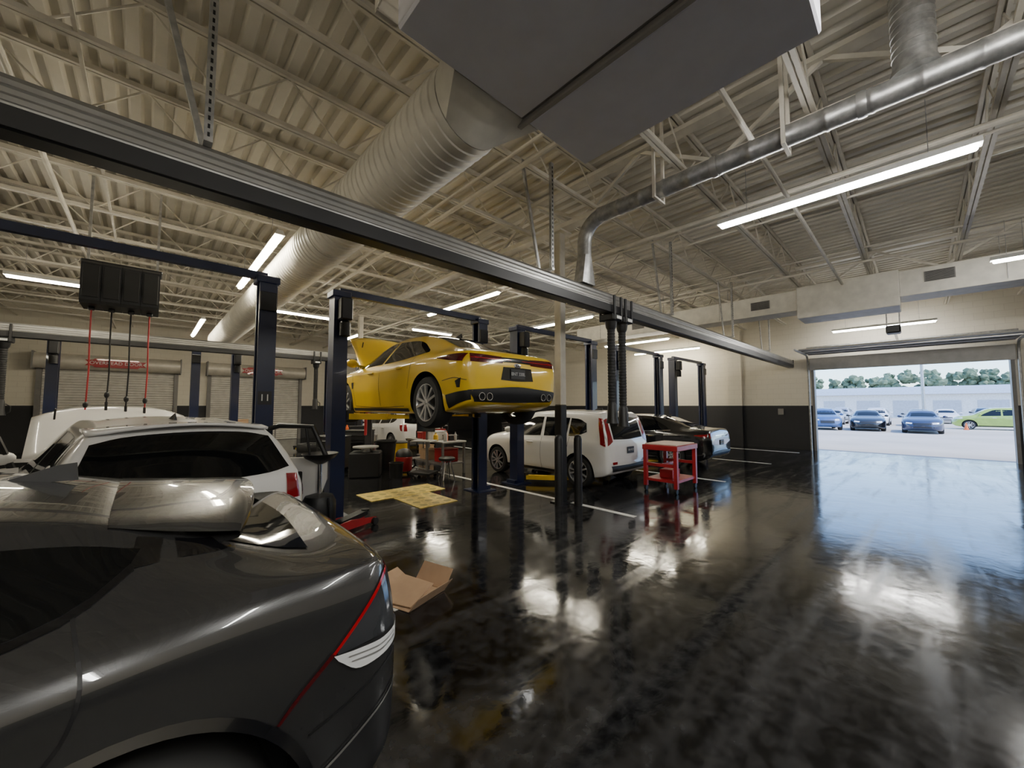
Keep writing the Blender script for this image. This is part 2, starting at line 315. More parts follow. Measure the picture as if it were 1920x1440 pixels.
# ------------------------------------------------------------------ strip lights
ZL=4.3
def strip(a,b,mt,l):
    a=Vector(a);b=Vector(b);c=(a+b)/2;d=b-a;L=d.length
    t=thing('strip_light',l,'ceiling light',(c.x,c.y,ZL),math.atan2(d.y,d.x),'ceiling strip lights')
    m=MB(); m.prism([(-.07,.02),(.07,.02),(.04,.09),(-.04,.09)],L,basis((0,1,0),(0,0,1),(1,0,0),(-L/2,0,0))); m.build('housing',WHITEP,t,0)
    m=MB(); m.box((0,0,-.005),(L-.06,.075,.045),b=.015); m.build('tube',mt,t)
    for s in(-1,1):
        m=MB(); m.tube((s*L*.35,0,.09),(s*L*.35,0,ZB-ZL),.004,6); m.build('hanger_wire',GALV,t)
for a,b,mt,l in(
 ((5.95,-.55),(5.95,1.9),TUBEW,'long bright strip light nearest the camera right of the silver duct'),
 ((3.12,-2.3),(3.12,.15),TUBEW,'strip light at the top right beside the air handler'),
 ((1.36,6.6),(1.36,10.2),TUBEY,'lit strip light beside the big spiral duct'),
 ((5.75,6.5),(5.75,9.6),TUBEY,'lit strip light above the yellow car roof'),
 ((9.3,6.4),(9.3,9.7),TUBEY,'lit strip light behind the second lift bay'),
 ((14.5,6.5),(14.5,9.4),TUBEY,'lit strip light over the far right lift'),
 ((17.8,6.6),(17.8,9.8),TUBEY,'lit strip light close to the right wall'),
 ((17.4,-.5),(17.4,2.0),TUBEW,'lit strip light in front of the open overhead door'),
 ((1.1,14.7),(1.1,18.5),TUBEY,'lit strip light near the far end of the spiral duct'),
 ((5.5,13.8),(5.5,17.0),TUBEY,'lit strip light over the back row beyond the yellow car'),
 ((-2.2,12.4),(-.4,12.4),TUBEY,'short lit strip light behind the hose reels'),
 ((2.4,12.0),(4.0,12.0),TUBEY,'short crosswise strip light between the navy posts'),
 ((6.4,11.7),(8.0,11.7),TUBEY,'short crosswise strip light behind the yellow car'),
 ((9.5,14),(9.5,17),TUBEY,'strip light added for illumination over the back row in the right corner'),  # extra fixture added to brighten the back row
 ((-3.4,6.5),(-3.4,9.6),TUBEY,'unseen strip light added for illumination over the left bay beyond the hose reels'),  # out-of-frame fixture put in for more illumination on the left
 ((-4,-3),(-4,0),TUBEY,'unseen strip light added for illumination behind the graphite car'),  # fixture outside the view, added as fill from behind the camera
 ((-.6,-4.9),(-.6,-1.9),TUBEW,'strip light over the aisle behind the camera'),
 ((1.3,-3.2),(1.3,-.9),TUBEW,'strip light over the aisle next to the air handler'),
 ((11,-3.5),(11,-1),TUBEW,'unseen strip light added for illumination over the drive aisle')): strip((*a,0),(*b,0),mt,l)  # last entry: off-camera fixture added to light the room from the aisle
# ------------------------------------------------------------------ ducts
t=thing('spiral_duct','huge cream spiral duct running to the far wall','duct',(1.9,2.53,4.26))
prof=[]; h=0.0; RD=.355
while h<15.8: prof+=[(RD,h),(RD,h+.085),(RD+.012,h+.095),(RD+.012,h+.107)]; h+=.115
m=MB(); m.lathe(prof,40,RX(-PI/2)); m.build('duct_tube',DUCTW,t,50)
for y in(3.4,7,10.6,14.2):
    m=MB(); m.lathe([(RD+.014,-.02),(RD+.014,.02)],40,T(0,y,0)@RX(-PI/2)); m.tube((-.3,y,.25),(-.3,y,.74),.006,6); m.tube((.3,y,.25),(.3,y,.74),.006,6); m.build('hanger_band',DUCTW,t)
A=thing('air_handler','large flat grey air handling unit hung under the roof','air handler',(2.06,1.26,4.1))
m=MB(); m.bb(-1.0,.12,-.93,.93,0,.6,.015); m.build('casing',GREYP,A); m=MB(); m.bb(.2,1.01,-.93,.93,0,.6,.015); m.build('casing',GREYP,A)
m=MB(); m.bb(.115,.205,-.93,.95,.02,.55); m.bb(.135,.185,-.93,1.0,-.03,.02,.01); m.build('centre_channel',CHAN,A,0)
m=MB()
C0=[];C1=[]
for j in range(32):
    a=2*PI*j/32; ca,sa=math.cos(a),math.sin(a); k=1/max(abs(ca),abs(sa)); C0.append((-.12+.44*ca*k,.93,.27+.26*sa*k)); C1.append((-.16+RD*ca,1.26,.16+RD*sa))
m.grid([C0+[C0[0]],C1+[C1[0]]]); m.build('transition',DUCTW,A,50)
m=MB()
for k in range(9): m.tube((-1.14,-.9+k*.225,.02),(-1.14,-.9+k*.225,.6),.006,5)
for k in range(7): m.tube((-1.14,-.93,.03+k*.09),(-1.14,.93,.03+k*.09),.006,5)
for y in(-.93,.93): m.bar((-1.0,y,.3),(-1.14,y,.3),.03,.56)
m.build('wire_guard',CREAM,A)
for sx in(-.95,.95):
    for sy in(-.85,.85):
        m=MB(); m.tube((sx,sy,.6),(sx,sy,.9),.012,6); m.build('hanger_rod',GALV,A)
E=thing('exhaust_duct','long silver galvanised exhaust duct bending down to the rail','duct',(4.8,3.45,0))
m=MB(); ZE=4.55; r=.108
pts=[];rr=[]
y=-6.5
while y<-.5:
    for dy,dr in((0,0),(.24,0),(.25,.006),(.27,.006),(.28,0)): pts.append((0,y+dy,ZE)); rr.append(r+dr)
    y+=.33
q=[(0,-.36,ZE)]+[(0,-.36+.36*math.sin(a),ZE-.36+.36*math.cos(a)) for a in [PI/2*i/8 for i in range(1,9)]]+[(0,0,4.0)]
m.path(pts+q,rr+[r]*len(q),24); m.build('duct_tube',GALV,E,50)
for y in(-1.9,-3.2,-4.6):
    m=MB(); m.lathe([(r+.01,-.035),(r+.014,0),(r+.01,.035)],24,T(0,y,ZE)@RX(PI/2)); m.build('coupling',ALU,E)
m=MB(); B0=[];B1=[]
for j in range(32):
    a=2*PI*j/32; ca,sa=math.cos(a),math.sin(a); k=1/max(abs(ca),abs(sa)); B0.append((r*ca,r*sa,4.0)); B1.append((.16*ca*k,.085*sa*k,3.56))
m.grid([B0+[B0[0]],B1+[B1[0]]]); m.build('boot',GALV,E,50)
m=MB(); prof=[(.17,0),(.14,.1)]
h=.12
while h<1.0: prof+=[(.14,h),(.14,h+.05),(.146,h+.055),(.146,h+.06)]; h+=.065
m.lathe(prof,28,T(0,-3.55,ZE+.08)); m.build('riser',GALV,E,50)
for y in(-1.2,-2.6,-4.4):
    m=MB(); m.bar((-.13,y,ZE-.12),(-.13,y,ZT),.035,.035); m.bar((.13,y,ZE-.12),(.13,y,ZT),.035,.035); m.bar((-.15,y,ZE-.13),(.15,y,ZE-.13),.035,.025); m.build('hanger_frame',CREAM,E,0)
U=thing('supply_duct','cream rectangular supply duct crossing before the right wall','duct',(13.4,0,0))
m=MB(); m.bb(-.4,.4,-5.9,.2,4.32,4.93,.01); m.build('duct_run',DUCTW,U); m=MB(); m.bb(-.36,.36,2.2,9.8,4.36,4.93,.01); m.build('duct_run',DUCTW,U)
m=MB(); m.bb(-.5,.5,.2,2.2,4.10,4.97,.015); m.build('mixing_box',DUCTW,U)
for y,z,xx in((-.45,4.7,-.41),(3.1,4.66,-.37),(7.0,4.66,-.37),(-3,4.7,-.41)):
    m=MB(); m.bb(xx-.015,xx,y-.24,y+.24,z-.12,z+.12); g=m.build('grille',DGREY,U,0)
    m=MB()
    for k in range(7): m.box((xx-.02,y,z-.1+k*.033),(.012,.44,.012),b=0)
    m.build('louvre',BLACK,g,0)
for y in(-4.5,-1.4,4.2,6,8.6):
    for s in(-.42,.42):
        m=MB(); m.bar((s,y,4.38),(s,y,ZT),.025,.006); m.build('hanger_strap',GALV,U,0)
# ------------------------------------------------------------------ exhaust rails and hoses
def rail(y,x0,x1,l):
    t=thing('exhaust_rail',l,'exhaust rail',(0,y,3.3))
    m=MB(); m.prism([(-.09,.03),(-.075,.0),(-.04,.0),(-.04,.05),(.04,.05),(.04,0),(.075,0),(.09,.03),(.095,.1),(.08,.12),(.08,.2),(.06,.235),(-.06,.235),(-.08,.2),(-.08,.17),(-.085,.16),(-.08,.15),(-.08,.12),(-.095,.1),(-.095,.07),(-.088,.065),(-.095,.06)],x1-x0,basis((0,1,0),(0,0,1),(1,0,0),(x0,0,0))); m.build('rail_profile',RAILM,t,0)
    m=MB(); m.bb(x0,x1,-.085,.085,-.085,-.001,.01); m.bb(x0,x1,-.1,-.085,-.075,.045); m.build('rubber_lip',BLACK,t,0)
    m=MB(); m.bb(x0-.03,x0,-.1,.1,-.05,.235); m.build('end_cap',BLACK,t,0); m=MB(); m.bb(x1,x1+.03,-.1,.1,-.05,.235); m.build('end_cap',BLACK,t,0)
    return t
rail(3.45,-4.5,18.6,'long aluminium exhaust extraction rail crossing the bay over the cars')
rail(13.7,-6,10,'aluminium exhaust extraction rail over the back row')
H=thing('rail_hanger','perforated strut hanger holding the aluminium rail to the roof','hanger',(.23,3.45,3.54),0,'rail hangers')
m=MB(); m.bb(-.025,.025,-.13,-.09,.0,1.5); m.mi=1
for k in range(24): m.box((0,-.132,.05+k*.06),(.014,.004,.03))
m.build('strut',[GALV,BLACK],H,0)
m=MB(); m.bb(-.025,.025,-.14,.14,-.004,.03); m.build('crosspiece',GALV,H,0)
m=MB(); m.bar((0,.11,.02),(-.35,.11,1.5),.04,.03); m.build('brace',GALV,H,0)
for x in(3.9,7.6,11.3,15.0): dup(H,(x,3.45,3.54))
def ribbed(m,x,y,z1,z0,r,pitch=.05):
    prof=[];z=z0
    while z<z1: prof+=[(r*.9,z),(r,z+pitch*.35),(r,z+pitch*.65),(r*.9,z+pitch)]; z+=pitch
    m.lathe(prof,18,T(x,y,0))
def xhose(x,y,zb,l,g):
    t=thing('exhaust_hose',l,'exhaust hose',(x,y,0),0,g)
    m=MB(); m.bb(-.13,.13,-.13,.13,3.1,3.21,.015); 
    for k in(-.1,.1): m.bb(k-.02,k+.02,-.15,-.115,3.1,3.5,.006); m.bb(k-.02,k+.02,.115,.15,3.1,3.5,.006)
    m.build('trolley',BLACK,t)
    m=MB(); m.bb(-.07,.07,-.16,-.15,3.12,3.17); m.build('label_plate',WHITEP,t,0)
    m=MB(); m.lathe([(.1,3.1),(.085,3.0),(.06,2.95)],18); m.build('swivel',BLACK,t)
    m=MB(); ribbed(m,0,0,2.98,zb+.3,.064); m.build('hose',RUBBER,t,50)
    m=MB(); m.lathe([(.06,zb+.34),(.075,zb+.3),(.08,zb+.1),(.1,zb),(.09,zb),(.07,zb+.1),(.06,zb+.2)],18); m.build('nozzle',BLACK,t)
    m=MB(); m.path([(.08,0,zb+.25),(.15,0,zb+.2),(.15,0,zb+.08),(.09,0,zb+.03)],.012,8); m.build('handle',BLACK,t)
xhose(5.52,3.45,1.42,'left one of two black exhaust hoses hanging from the aluminium rail','exhaust hoses')
xhose(5.86,3.45,1.36,'right one of two black exhaust hoses hanging from the aluminium rail','exhaust hoses')
xhose(-2.35,13.7,1.5,'black exhaust hose hanging at the far left edge','exhaust hoses'); xhose(4.0,13.7,1.6,'black exhaust hose hanging beyond the yellow car lift post','exhaust hoses')
# hose reels
RY_=8.0; RK=thing('reel_rack','black steel rack plate carrying the bank of hose reels','rack',(-.34,RY_,3.70))
m=MB(); m.bb(-.42,.42,-.18,.18,0,.04,.01); m.build('mounting_plate',BLACK,RK)
for s in(-.36,.36):
    m=MB(); m.bar((s,0,.04),(s,0,1.35),.03,.03); m.build('drop_post',GALV,RK,0)
for k,(dx,hm,zb,l) in enumerate(((-.3,REDHOSE,1.62,'hose reel with a red hose, farthest left of the bank'),(-.1,RUBBER,1.76,'hose reel with a black hose and grip, second in the bank'),(.1,RUBBER,1.70,'hose reel with a long black hose, third in the bank'),(.3,REDHOSE,1.68,'hose reel with a red hose, nearest the spiral duct'))):
    t=thing('hose_reel',l,'hose reel',(-.34+dx,RY_,3.09),0,'overhead hose reels')
    m=MB(); m.prism([(-.3,.06),(-.26,.02),(.26,.02),(.3,.06),(.3,.57),(.26,.605),(-.26,.605),(-.3,.57)],.196,basis((0,1,0),(0,0,1),(1,0,0),(-.098,0,0))); m.build('housing',BLACK,t,0)
    m=MB(); m.bb(-.08,.08,-.312,-.3,.1,.54,.02); m.build('face_plate',RUBBER,t)
    m=MB(); m.bb(-.035,.035,-.035,.035,-.03,.02,.01); m.build('outlet',BLACK,t)
    m=MB(); m.path([(0,0,-.03),(0,0,-.4),(.01,.0,-.9),(0,0,zb-3.09)],.009,8); m.build('hose',hm,t)
    m=MB(); m.tube((0,0,zb-3.09),(0,0,zb-3.22),.016,10); m.ell((0,0,zb-2.99),(.028,.028,.045)); m.path([(0,0,zb-3.2),(.03,0,zb-3.28),(.08,0,zb-3.3)],.01,8); m.build('nozzle',BLACK,t)
# ------------------------------------------------------------------ two-post lifts
def lift(x0,x1,y,az,l,num=None):
    t=thing('car_lift',l,'car lift',((x0+x1)/2,y,0),0,'two post car lifts'); h=(x1-x0)/2; HC=3.43
    for s in(-1,1):
        M=T(s*h,0,0)@(Matrix() if s<0 else RZ(PI))
        m=MB(); m.prism([(-.11,-.12),(.10,-.12),(.10,-.07),(.08,-.07),(.08,-.1),(-.085,-.1),(-.085,.1),(.08,.1),(.08,.07),(.10,.07),(.10,.12),(-.11,.12)],HC,M); m.build('column',NAVY,t,0)
        m=MB(); m.bb(-.25,.2,-.25,.25,0,.02,0,M); m.box((-.15,0,.05),(.1,.26,.08),M); m.build('base_plate',NAVY,t,0)
        m=MB(); m.bb(-.06,.13,-.065,.065,az-.05,az+.62,.01,M); m.bb(.105,.22,-.14,.14,az-.06,az+.1,.01,M); m.build('carriage',BLACK,t)
        m=MB(); m.tube(M@Vector((-.02,-.05,.1)),M@Vector((-.02,-.05,HC-.1)),.012,6); m.build('cable',GALV,t)
        for q in(-1,1):
            a=M@Vector((.18,q*.1,az)); b=Vector((s*.62, a.y+ (q if s<0 else -q)*.85,az))
            m=MB(); mid=a.lerp(b,.62); m.bar(a,mid,.11,.09); m.bar(mid-(b-a)*.1,b,.075,.06); ar=m.build('lift_arm',YEL,t,0)
            m=MB(); m.lathe([(.06,az-.03),(.06,az+.05),(.075,az+.06),(.075,az+.1)],14,T(b.x,b.y,0)); m.build('lift_pad',RUBBER,ar)
        m=MB(); m.box((0,0,HC+.01),(.28,.28,.1),M,.01); m.build('column_head',NAVY,t)
    m=MB(); m.bb(-h,h,-.04,.04,HC+.02,HC+.12); m.build('overhead_beam',NAVY,t,0)
    m=MB(); m.box((-h+.02,-.22,HC-.25),(.18,.18,.34),b=.02); m.lathe([(.08,0),(.08,.2),(.05,.24)],14,T(-h+.02,-.22,HC-.66)); m.build('power_unit',BLACK,t)
    m=MB(); m.box((h,-.14,HC-.3),(.2,.04,.26),b=.01); m.build('control_box',BLACK,t)
    if num:
        m=MB(); m.bb(h-.08,h+.08,-.128,-.122,1.72,1.9); pl=m.build('number_plate',BLACK,t,0)
        text('number',num,.13,WHITEP,pl,basis((1,0,0),(0,0,1),(0,-1,0),(h,-.13,1.81)))
FY=6.2
lift(-1.7,1.14,FY,.12,'navy two post lift over the white car with open hood','11'); lift(2.12,4.94,FY,1.54,'navy two post lift holding up the yellow car'); lift(6.02,8.87,FY,.12,'navy two post lift around the white boxy hatchback')
lift(10.1,12.9,FY,.12,'navy two post lift around the black sedan'); lift(14.05,16.8,FY,.12,'empty navy two post lift nearest the right wall')
BY=15.1
lift(-1.8,1.0,BY,.12,'navy two post lift before the left roll-up door'); lift(2.0,4.85,BY,.12,'navy two post lift before the roll-up door nearer the yellow car'); lift(6.02,8.87,BY,.12,'navy two post lift in the back row around the far white car')
# ------------------------------------------------------------------ cars
def mono(t):
    xs=[a for a,b in t]; ys=[b for a,b in t]; n=len(t)
    d=[(ys[i+1]-ys[i])/(xs[i+1]-xs[i]) for i in range(n-1)]
    m=[d[0]]+[0 if d[i-1]*d[i]<=0 else 2*d[i-1]*d[i]/(d[i-1]+d[i]) for i in range(1,n-1)]+[d[-1]]
    def fn(x):
        if x<=xs[0]: return ys[0]
        if x>=xs[-1]: return ys[-1]
        i=0
        while x>xs[i+1]: i+=1
        h=xs[i+1]-xs[i]; s=(x-xs[i])/h
        return (1+2*s)*(1-s)**2*ys[i]+s*(1-s)**2*h*m[i]+s*s*(3-2*s)*ys[i+1]+s*s*(s-1)*h*m[i+1]
    return fn
class Car:
    def __init__(s,sp,k):
        s.L=sp['L']; s.t=mono(sp['top']); s.b=mono(sp['bot']); s.w=mono(sp['w']); s.s=mono(sp['belt']); s.r=mono(sp['wr']); s.k=k; s.c={}
    def sec(s,x):
        q=round(x,4)
        if q in s.c: return s.c[q]
        zb,zt,W,zs,wr=s.b(x),s.t(x),s.w(x),s.s(x),s.r(x)
        zs=min(zs,zt-.035); h=zt-zs; c2=min(.085,.4*h); c1=min(.03,.13*h); wr=min(wr,W*.93); H=zs-zb
        P=[(0,zb),(W*.8,zb),(W*.955,zb+H*.09),(W*.993,zb+H*.42),(W,zb+H*.8),(W*.95,zs),(wr,zt-c2),(wr*.74,zt-c1),(0,zt)]
        o=[(a.x,a.y) for a in cr(P,s.k,((-W*.8,zb),(-wr*.74,zt-c1)))]
        s.c[q]=o; return o
    def y(s,x,z):
        o=s.sec(min(max(x,0),s.L)); z=min(max(z,o[0][1]+.004),o[-1][1]-.003); b=None
        for (y0,z0),(y1,z1) in zip(o,o[1:]):
            if (z0-z)*(z1-z)<=0 and abs(z1-z0)>1e-9:
                v=y0+(y1-y0)*(z-z0)/(z1-z0); b=v if b is None else max(b,v)
        return b or 0
    def inside(s,x,y,z):
        o=s.sec(x)
        return o[0][1]<z<o[-1][1] and s.y(x,z)>=abs(y)
    def z(s,x,y):
        o=s.sec(min(max(x,0),s.L)); y=abs(y); b=None
        for (y0,z0),(y1,z1) in zip(o,o[1:]):
            if (y0-y)*(y1-y)<=0 and abs(y1-y0)>1e-9:
                v=z0+(z1-z0)*(y-y0)/(y1-y0); b=v if b is None else max(b,v)
        return b if b is not None else o[-1][1]
    def endx(s,y,z,front=False):
        g=(lambda q:s.L-q) if front else (lambda q:q)
        if s.inside(g(0.0005),y,z): return g(0)
        q=0
        while q<1.6:
            q+=.03
            if s.inside(g(q),y,z): break
        lo,hi=q-.03,q
        for _ in range(7):
            md=(lo+hi)/2
            if s.inside(g(md),y,z): hi=md
            else: lo=md
        return g(hi)
    def patch(s,mb,proj,lo,hi,off,sg=1,nu=12,nv=4):
        lo=resamp(lo,nu); hi=resamp(hi,nu); rows=[]
        for j in range(nv+1):
            r=[]
            for a,b in zip(lo,hi):
                p=a.lerp(b,j/nv); u,v=p.x,p.y
                if proj=='side': r.append((u,sg*(s.y(u,v)+off),v))
                elif proj=='top': r.append((u,sg*v,s.z(u,v)+off))
                elif proj=='rear': r.append((s.endx(u,v)-off,sg*u,v))
                else: r.append((s.endx(u,v,True)+off,sg*u,v))
            rows.append(r)
        mb.grid(rows)
WC={}
def wheel_mesh(R0,w,style):
    if (R0,w,style) in WC: return WC[R0,w,style]
    m=MB(); m.lathe([(.70*R0,-.42*w),(.73*R0,-.5*w),(.92*R0,-.5*w),(.985*R0,-.38*w),(R0,-.2*w),(R0,.2*w),(.985*R0,.38*w),(.92*R0,.5*w),(.73*R0,.5*w),(.70*R0,.42*w)],36,None,True); a=m.build('wheel',RUBBER,None,40)
    m=MB(); m.lathe([(.71*R0,.4*w),(.735*R0,.49*w),(.69*R0,.48*w),(.65*R0,.35*w),(.64*R0,-.4*w),(.67*R0,-.42*w)],36)
    m.f=m.f[:-2]; m.m=m.m[:-2]
    n=style
    for k in range(n):
        a0=2*PI*k/n
        for da in((-.2,.2) if n<=6 else (0,)):
            p=Vector((.1*R0*math.cos(a0+da),.1*R0*math.sin(a0+da),.40*w)); q=Vector((.69*R0*math.cos(a0+da*1.3),.69*R0*math.sin(a0+da*1.3),.45*w)); m.bar(p,q,.034,.03)
    m.lathe([(.14*R0,.3*w),(.14*R0,.43*w),(.1*R0,.46*w),(.001,.46*w)],16)
    m.mi=1; m.lathe([(.62*R0,.0),(.62*R0,.06*w)],28); b=m.build('rim',[RIM,DISC],None,40)
    da,db=a.data,b.data; bpy.data.objects.remove(a); bpy.data.objects.remove(b); WC[R0,w,style]=(da,db); return da,db
def build_car(sp,label,loc,rot,paint,group=None,drop=0,k=5,cat='car'):
    C=Car(sp,k); L=C.L; t=thing('car',label,cat,loc,rot,group)
    e=[0,.008,.018,.03,.045,.065,.09,.12,.155,.2,.25,.31] if k>3 else [0,.02,.05,.1,.17,.28]
    n=int((L-.76)/(.075 if k>3 else .16)); xs=e+[.38+i*(L-.76)/n for i in range(n+1)]+[L-q for q in reversed(e)]
    m=MB(); rings=[]
    for x in xs:
        h=C.sec(x); rings.append([(x,y,z) for y,z in h]+[(x,-y,z) for y,z in reversed(h[1:-1])])
    N=len(rings[0]); V=[p for r in rings for p in r]; F=[(i*N+j,i*N+(j+1)%N,(i+1)*N+(j+1)%N,(i+1)*N+j) for i in range(len(rings)-1) for j in range(N)]
    for i in(0,len(rings)-1):
        o=C.sec(xs[i]); V.append((xs[i],0,(o[0][1]+o[-1][1])/2)); q=len(V)-1
        F+=[(q,i*N+j,i*N+(j+1)%N) for j in range(N)]
    m.add(V,F); body=m.build('body',[paint,BLACK],None,60)
    R0,tw,st=sp['wheel']; ra=sp.get('arch',R0+.055)
    c=MB(); c.mi=1
    for xw in sp['axles']:
        W=C.w(xw)
        for s in(-1,1): c.tube((xw,s*(W-.30),R0+.01),(xw,s*(W+.2),R0+.01),ra,48)
    cut=c.build('cut',[paint,BLACK],None,0)
    md=body.modifiers.new('b','BOOLEAN'); md.operation='DIFFERENCE'; md.object=cut; md.solver='EXACT'
    bpy.context.view_layer.update(); me=bpy.data.meshes.new_from_object(body.evaluated_get(bpy.context.evaluated_depsgraph_get()))
    body.modifiers.clear(); body.data=me; bpy.data.objects.remove(cut); shade(me,40); body.parent=t
    da,db=wheel_mesh(R0,tw,st)
    for xw in sp['axles']:
        for s in(-1,1):
            o=bpy.data.objects.new('wheel',da); COL.objects.link(o); o.parent=t; o.location=(xw,s*(C.w(xw)-.015-tw/2),R0-drop); o.rotation_euler=(-s*PI/2,0,0)
            q=bpy.data.objects.new('rim',db); COL.objects.link(q); q.parent=o
    for d in sp['decals']:
        nm,pj,lo,hi,mt=d[:5]; off=d[5] if len(d)>5 else .005; mir=d[6] if len(d)>6 else (pj=='side')
        for sg in((1,-1) if mir else (1,)):
            mb=MB(); C.patch(mb,pj,lo,hi,off,sg,14 if k>3 else 6,5 if k>3 else 2); mb.build(nm,mt,t,60)
    for ln in sp.get('seams',[]):
        for sg in(1,-1):
            mb=MB(); q=resamp(ln,14); rows=[[],[]]
            for i,p in enumerate(q):
                tn=(q[min(i+1,14)]-q[max(i-1,0)]).normalized(); nn=Vector((-tn.y,tn.x))*.004
                for r_,z_ in((0,p+nn),(1,p-nn)): rows[r_].append((z_.x,sg*(C.y(z_.x,z_.y)+.002),z_.y))
            mb.grid(rows); mb.build('panel_gap',BLACK,t,0)
    for x,z in sp.get('handles',[]):
        for s in(1,-1):
            mb=MB(); mb.box((x,s*(C.y(x,z)+.015),z),(.2,.03,.03),None,.012); mb.build('door_handle',sp.get('hmat',paint),t)
    if 'mirror' in sp:
        x,z=sp['mirror']
        for s in(1,-1):
            mb=MB(); mb.ell((x,s*(C.w(x)+.09),z+.05),(.07,.11,.075)); mb.bar((x+.05,s*(C.y(x,z)-.03),z),(x,s*(C.w(x)+.05),z+.02),.03,.04); mb.build('wing_mirror',paint,t)
    if 'fin' in sp:
        x=sp['fin']; z=C.z(x,0); mb=MB(); mb.add([(x-.08,-.012,z-.003),(x-.08,.012,z-.003),(x+.14,.012,z-.0),(x+.14,-.012,z),(x-.075,0,z+.065),(x-.03,0,z+.06)],[(0,1,2,3),(0,1,4),(1,2,5,4),(3,0,4,5),(2,3,5)]); mb.build('antenna_fin',BLACK,t,0)
    return t,C
def hood(C,t,x0,x1,yw,ang,paint):
    bay=MB(); C.patch(bay,'top',[(x0,-yw),(x0,0),(x0,yw)],[(x1-.1,-yw*.9),(x1,0),(x1-.1,yw*.9)],.004); bay.build('engine_bay',BLACK,t)
    rows=[]; z0=C.z(x0,0)
    for i in range(11):
        r=[]
        for j in range(15):
            v=-1+2*j/14; x=x0+(x1-x0-.16*v*v)*i/10; y=v*yw*(1-.1*i/10); z=C.z(x,y)+.01
            dx,dz=x-x0,z-z0; r.append((x0+dx*math.cos(ang)-dz*math.sin(ang),y,z0+dx*math.sin(ang)+dz*math.cos(ang)))
        rows.append(r)
    m=MB(); m.grid(rows); o=m.build('hood',[paint,BLACK],t,60); s=o.modifiers.new('s','SOLIDIFY'); s.thickness=.03; s.offset=0
    m=MB(); m.tube((x0+.75,yw*.7,C.z(x0+.75,.4)),(x0+.7*math.cos(ang),yw*.7,z0+.7*math.sin(ang)),.01,6); m.build('prop_rod',BLACK,t)
def plate(C,t,z,txt,w=.27,h=.135):
    x=min(C.endx(q,z+dz) for q in(-.13,0,.13) for dz in(-.065,.065))
    m=MB(); m.box((x-.012,0,z),(.012,w,h),b=.004); p=m.build('licence_plate',BLACK,t); text('plate_lettering',txt,.062,PLATEW,p,basis((0,-1,0),(0,0,1),(-1,0,0),(x-.02,0,z)))
# --- yellow fastback
FB=dict(L=4.80,wheel=(.35,.245,5),axles=(.82,3.73),mirror=(3.12,1.0),fin=1.35,
 top=[(0,.82),(.03,.93),(.07,1.0),(.13,1.025),(.22,1.035),(.42,1.085),(.8,1.23),(1.2,1.36),(1.6,1.43),(2.0,1.45),(2.4,1.43),(2.75,1.37),(3.15,1.2),(3.5,1.03),(3.9,.97),(4.35,.87),(4.65,.74),(4.8,.56)],
 bot=[(0,.44),(.06,.34),(.2,.27),(.5,.21),(1,.18),(4.2,.18),(4.6,.22),(4.8,.34)],
 w=[(0,.70),(.03,.78),(.09,.85),(.2,.895),(.5,.925),(1,.935),(2.4,.925),(3.8,.93),(4.3,.90),(4.55,.80),(4.72,.64),(4.8,.45)],
 belt=[(0,.74),(.05,.90),(.12,.95),(.4,.97),(1,.965),(2,.94),(3,.93),(3.6,.90),(4.3,.8),(4.65,.66),(4.8,.48)],
 wr=[(0,.6),(.1,.74),(.35,.74),(.7,.66),(1.2,.58),(1.8,.56),(2.6,.57),(3.1,.62),(3.5,.7),(4,.74),(4.5,.62),(4.8,.35)],
 handles=[(1.55,.86),(2.55,.84)],
 seams=[[(2.22,.98),(2.25,.6),(2.2,.3)],[(3.35,.9),(3.28,.6),(3.2,.3)],[(1.2,1.0),(1.22,.85),(1.3,.55)],[(1.42,.3),(2.3,.28),(3.2,.3)],[(.05,.62),(.2,.65),(.42,.62)]],
 decals=[('side_window','side',[(.92,1.05),(1.5,.995),(2.2,.975)],[(.95,1.085),(1.45,1.285),(2.14,1.345)],GLASS),('side_window','side',[(2.27,.975),(2.8,.965),(3.38,.955)],[(2.22,1.345),(2.7,1.285),(3.32,.985)],GLASS),
 ('rear_window','top',[(.5,-.58),(.44,0),(.5,.58)],[(1.30,-.46),(1.36,0),(1.30,.46)],GLASS),('windscreen','top',[(3.44,-.66),(3.5,0),(3.44,.66)],[(2.72,-.48),(2.66,0),(2.72,.48)],GLASS),
 ('tail_light','rear',[(.26,.86),(.55,.85),(.77,.85)],[(.26,.945),(.55,.955),(.76,.955)],LAMPDR,.006,True),('tail_light','side',[(.09,.85),(.3,.875),(.56,.92)],[(.07,.955),(.3,.95),(.56,.93)],LAMPDR,.006),
 ('lamp_bar','rear',[(-.27,.875),(0,.88),(.27,.875)],[(-.27,.94),(0,.945),(.27,.94)],GLOSSB,.006),('lamp_strip','rear',[(.1,.905),(.5,.90),(.77,.90)],[(.1,.913),(.5,.910),(.77,.910)],REDGLOW,.009,True),
 ('plate_recess','rear',[(-.3,.64),(0,.63),(.3,.64)],[(-.26,.81),(0,.815),(.26,.81)],GLOSSB,.004),
 ('rear_diffuser','rear',[(-.7,.355),(0,.345),(.7,.355)],[(-.8,.50),(-.42,.53),(0,.555),(.42,.53),(.8,.50)],BLACK,.008),('diffuser_side','side',[(.04,.38),(.34,.27)],[(.02,.50),(.36,.44)],BLACK,.008),
 ('bumper_vent','side',[(.12,.53),(.16,.53)],[(.10,.65),(.18,.61)],BLACK,.006),('fender_vent','side',[(3.28,.62),(3.34,.6)],[(3.26,.72),(3.36,.72)],BLACK),('sill_trim','side',[(1.3,.22),(3.3,.22)],[(1.3,.27),(3.3,.27)],BLACK),
 ('head_light','side',[(4.3,.68),(4.6,.6)],[(4.25,.76),(4.6,.66)],DARKLENS)])
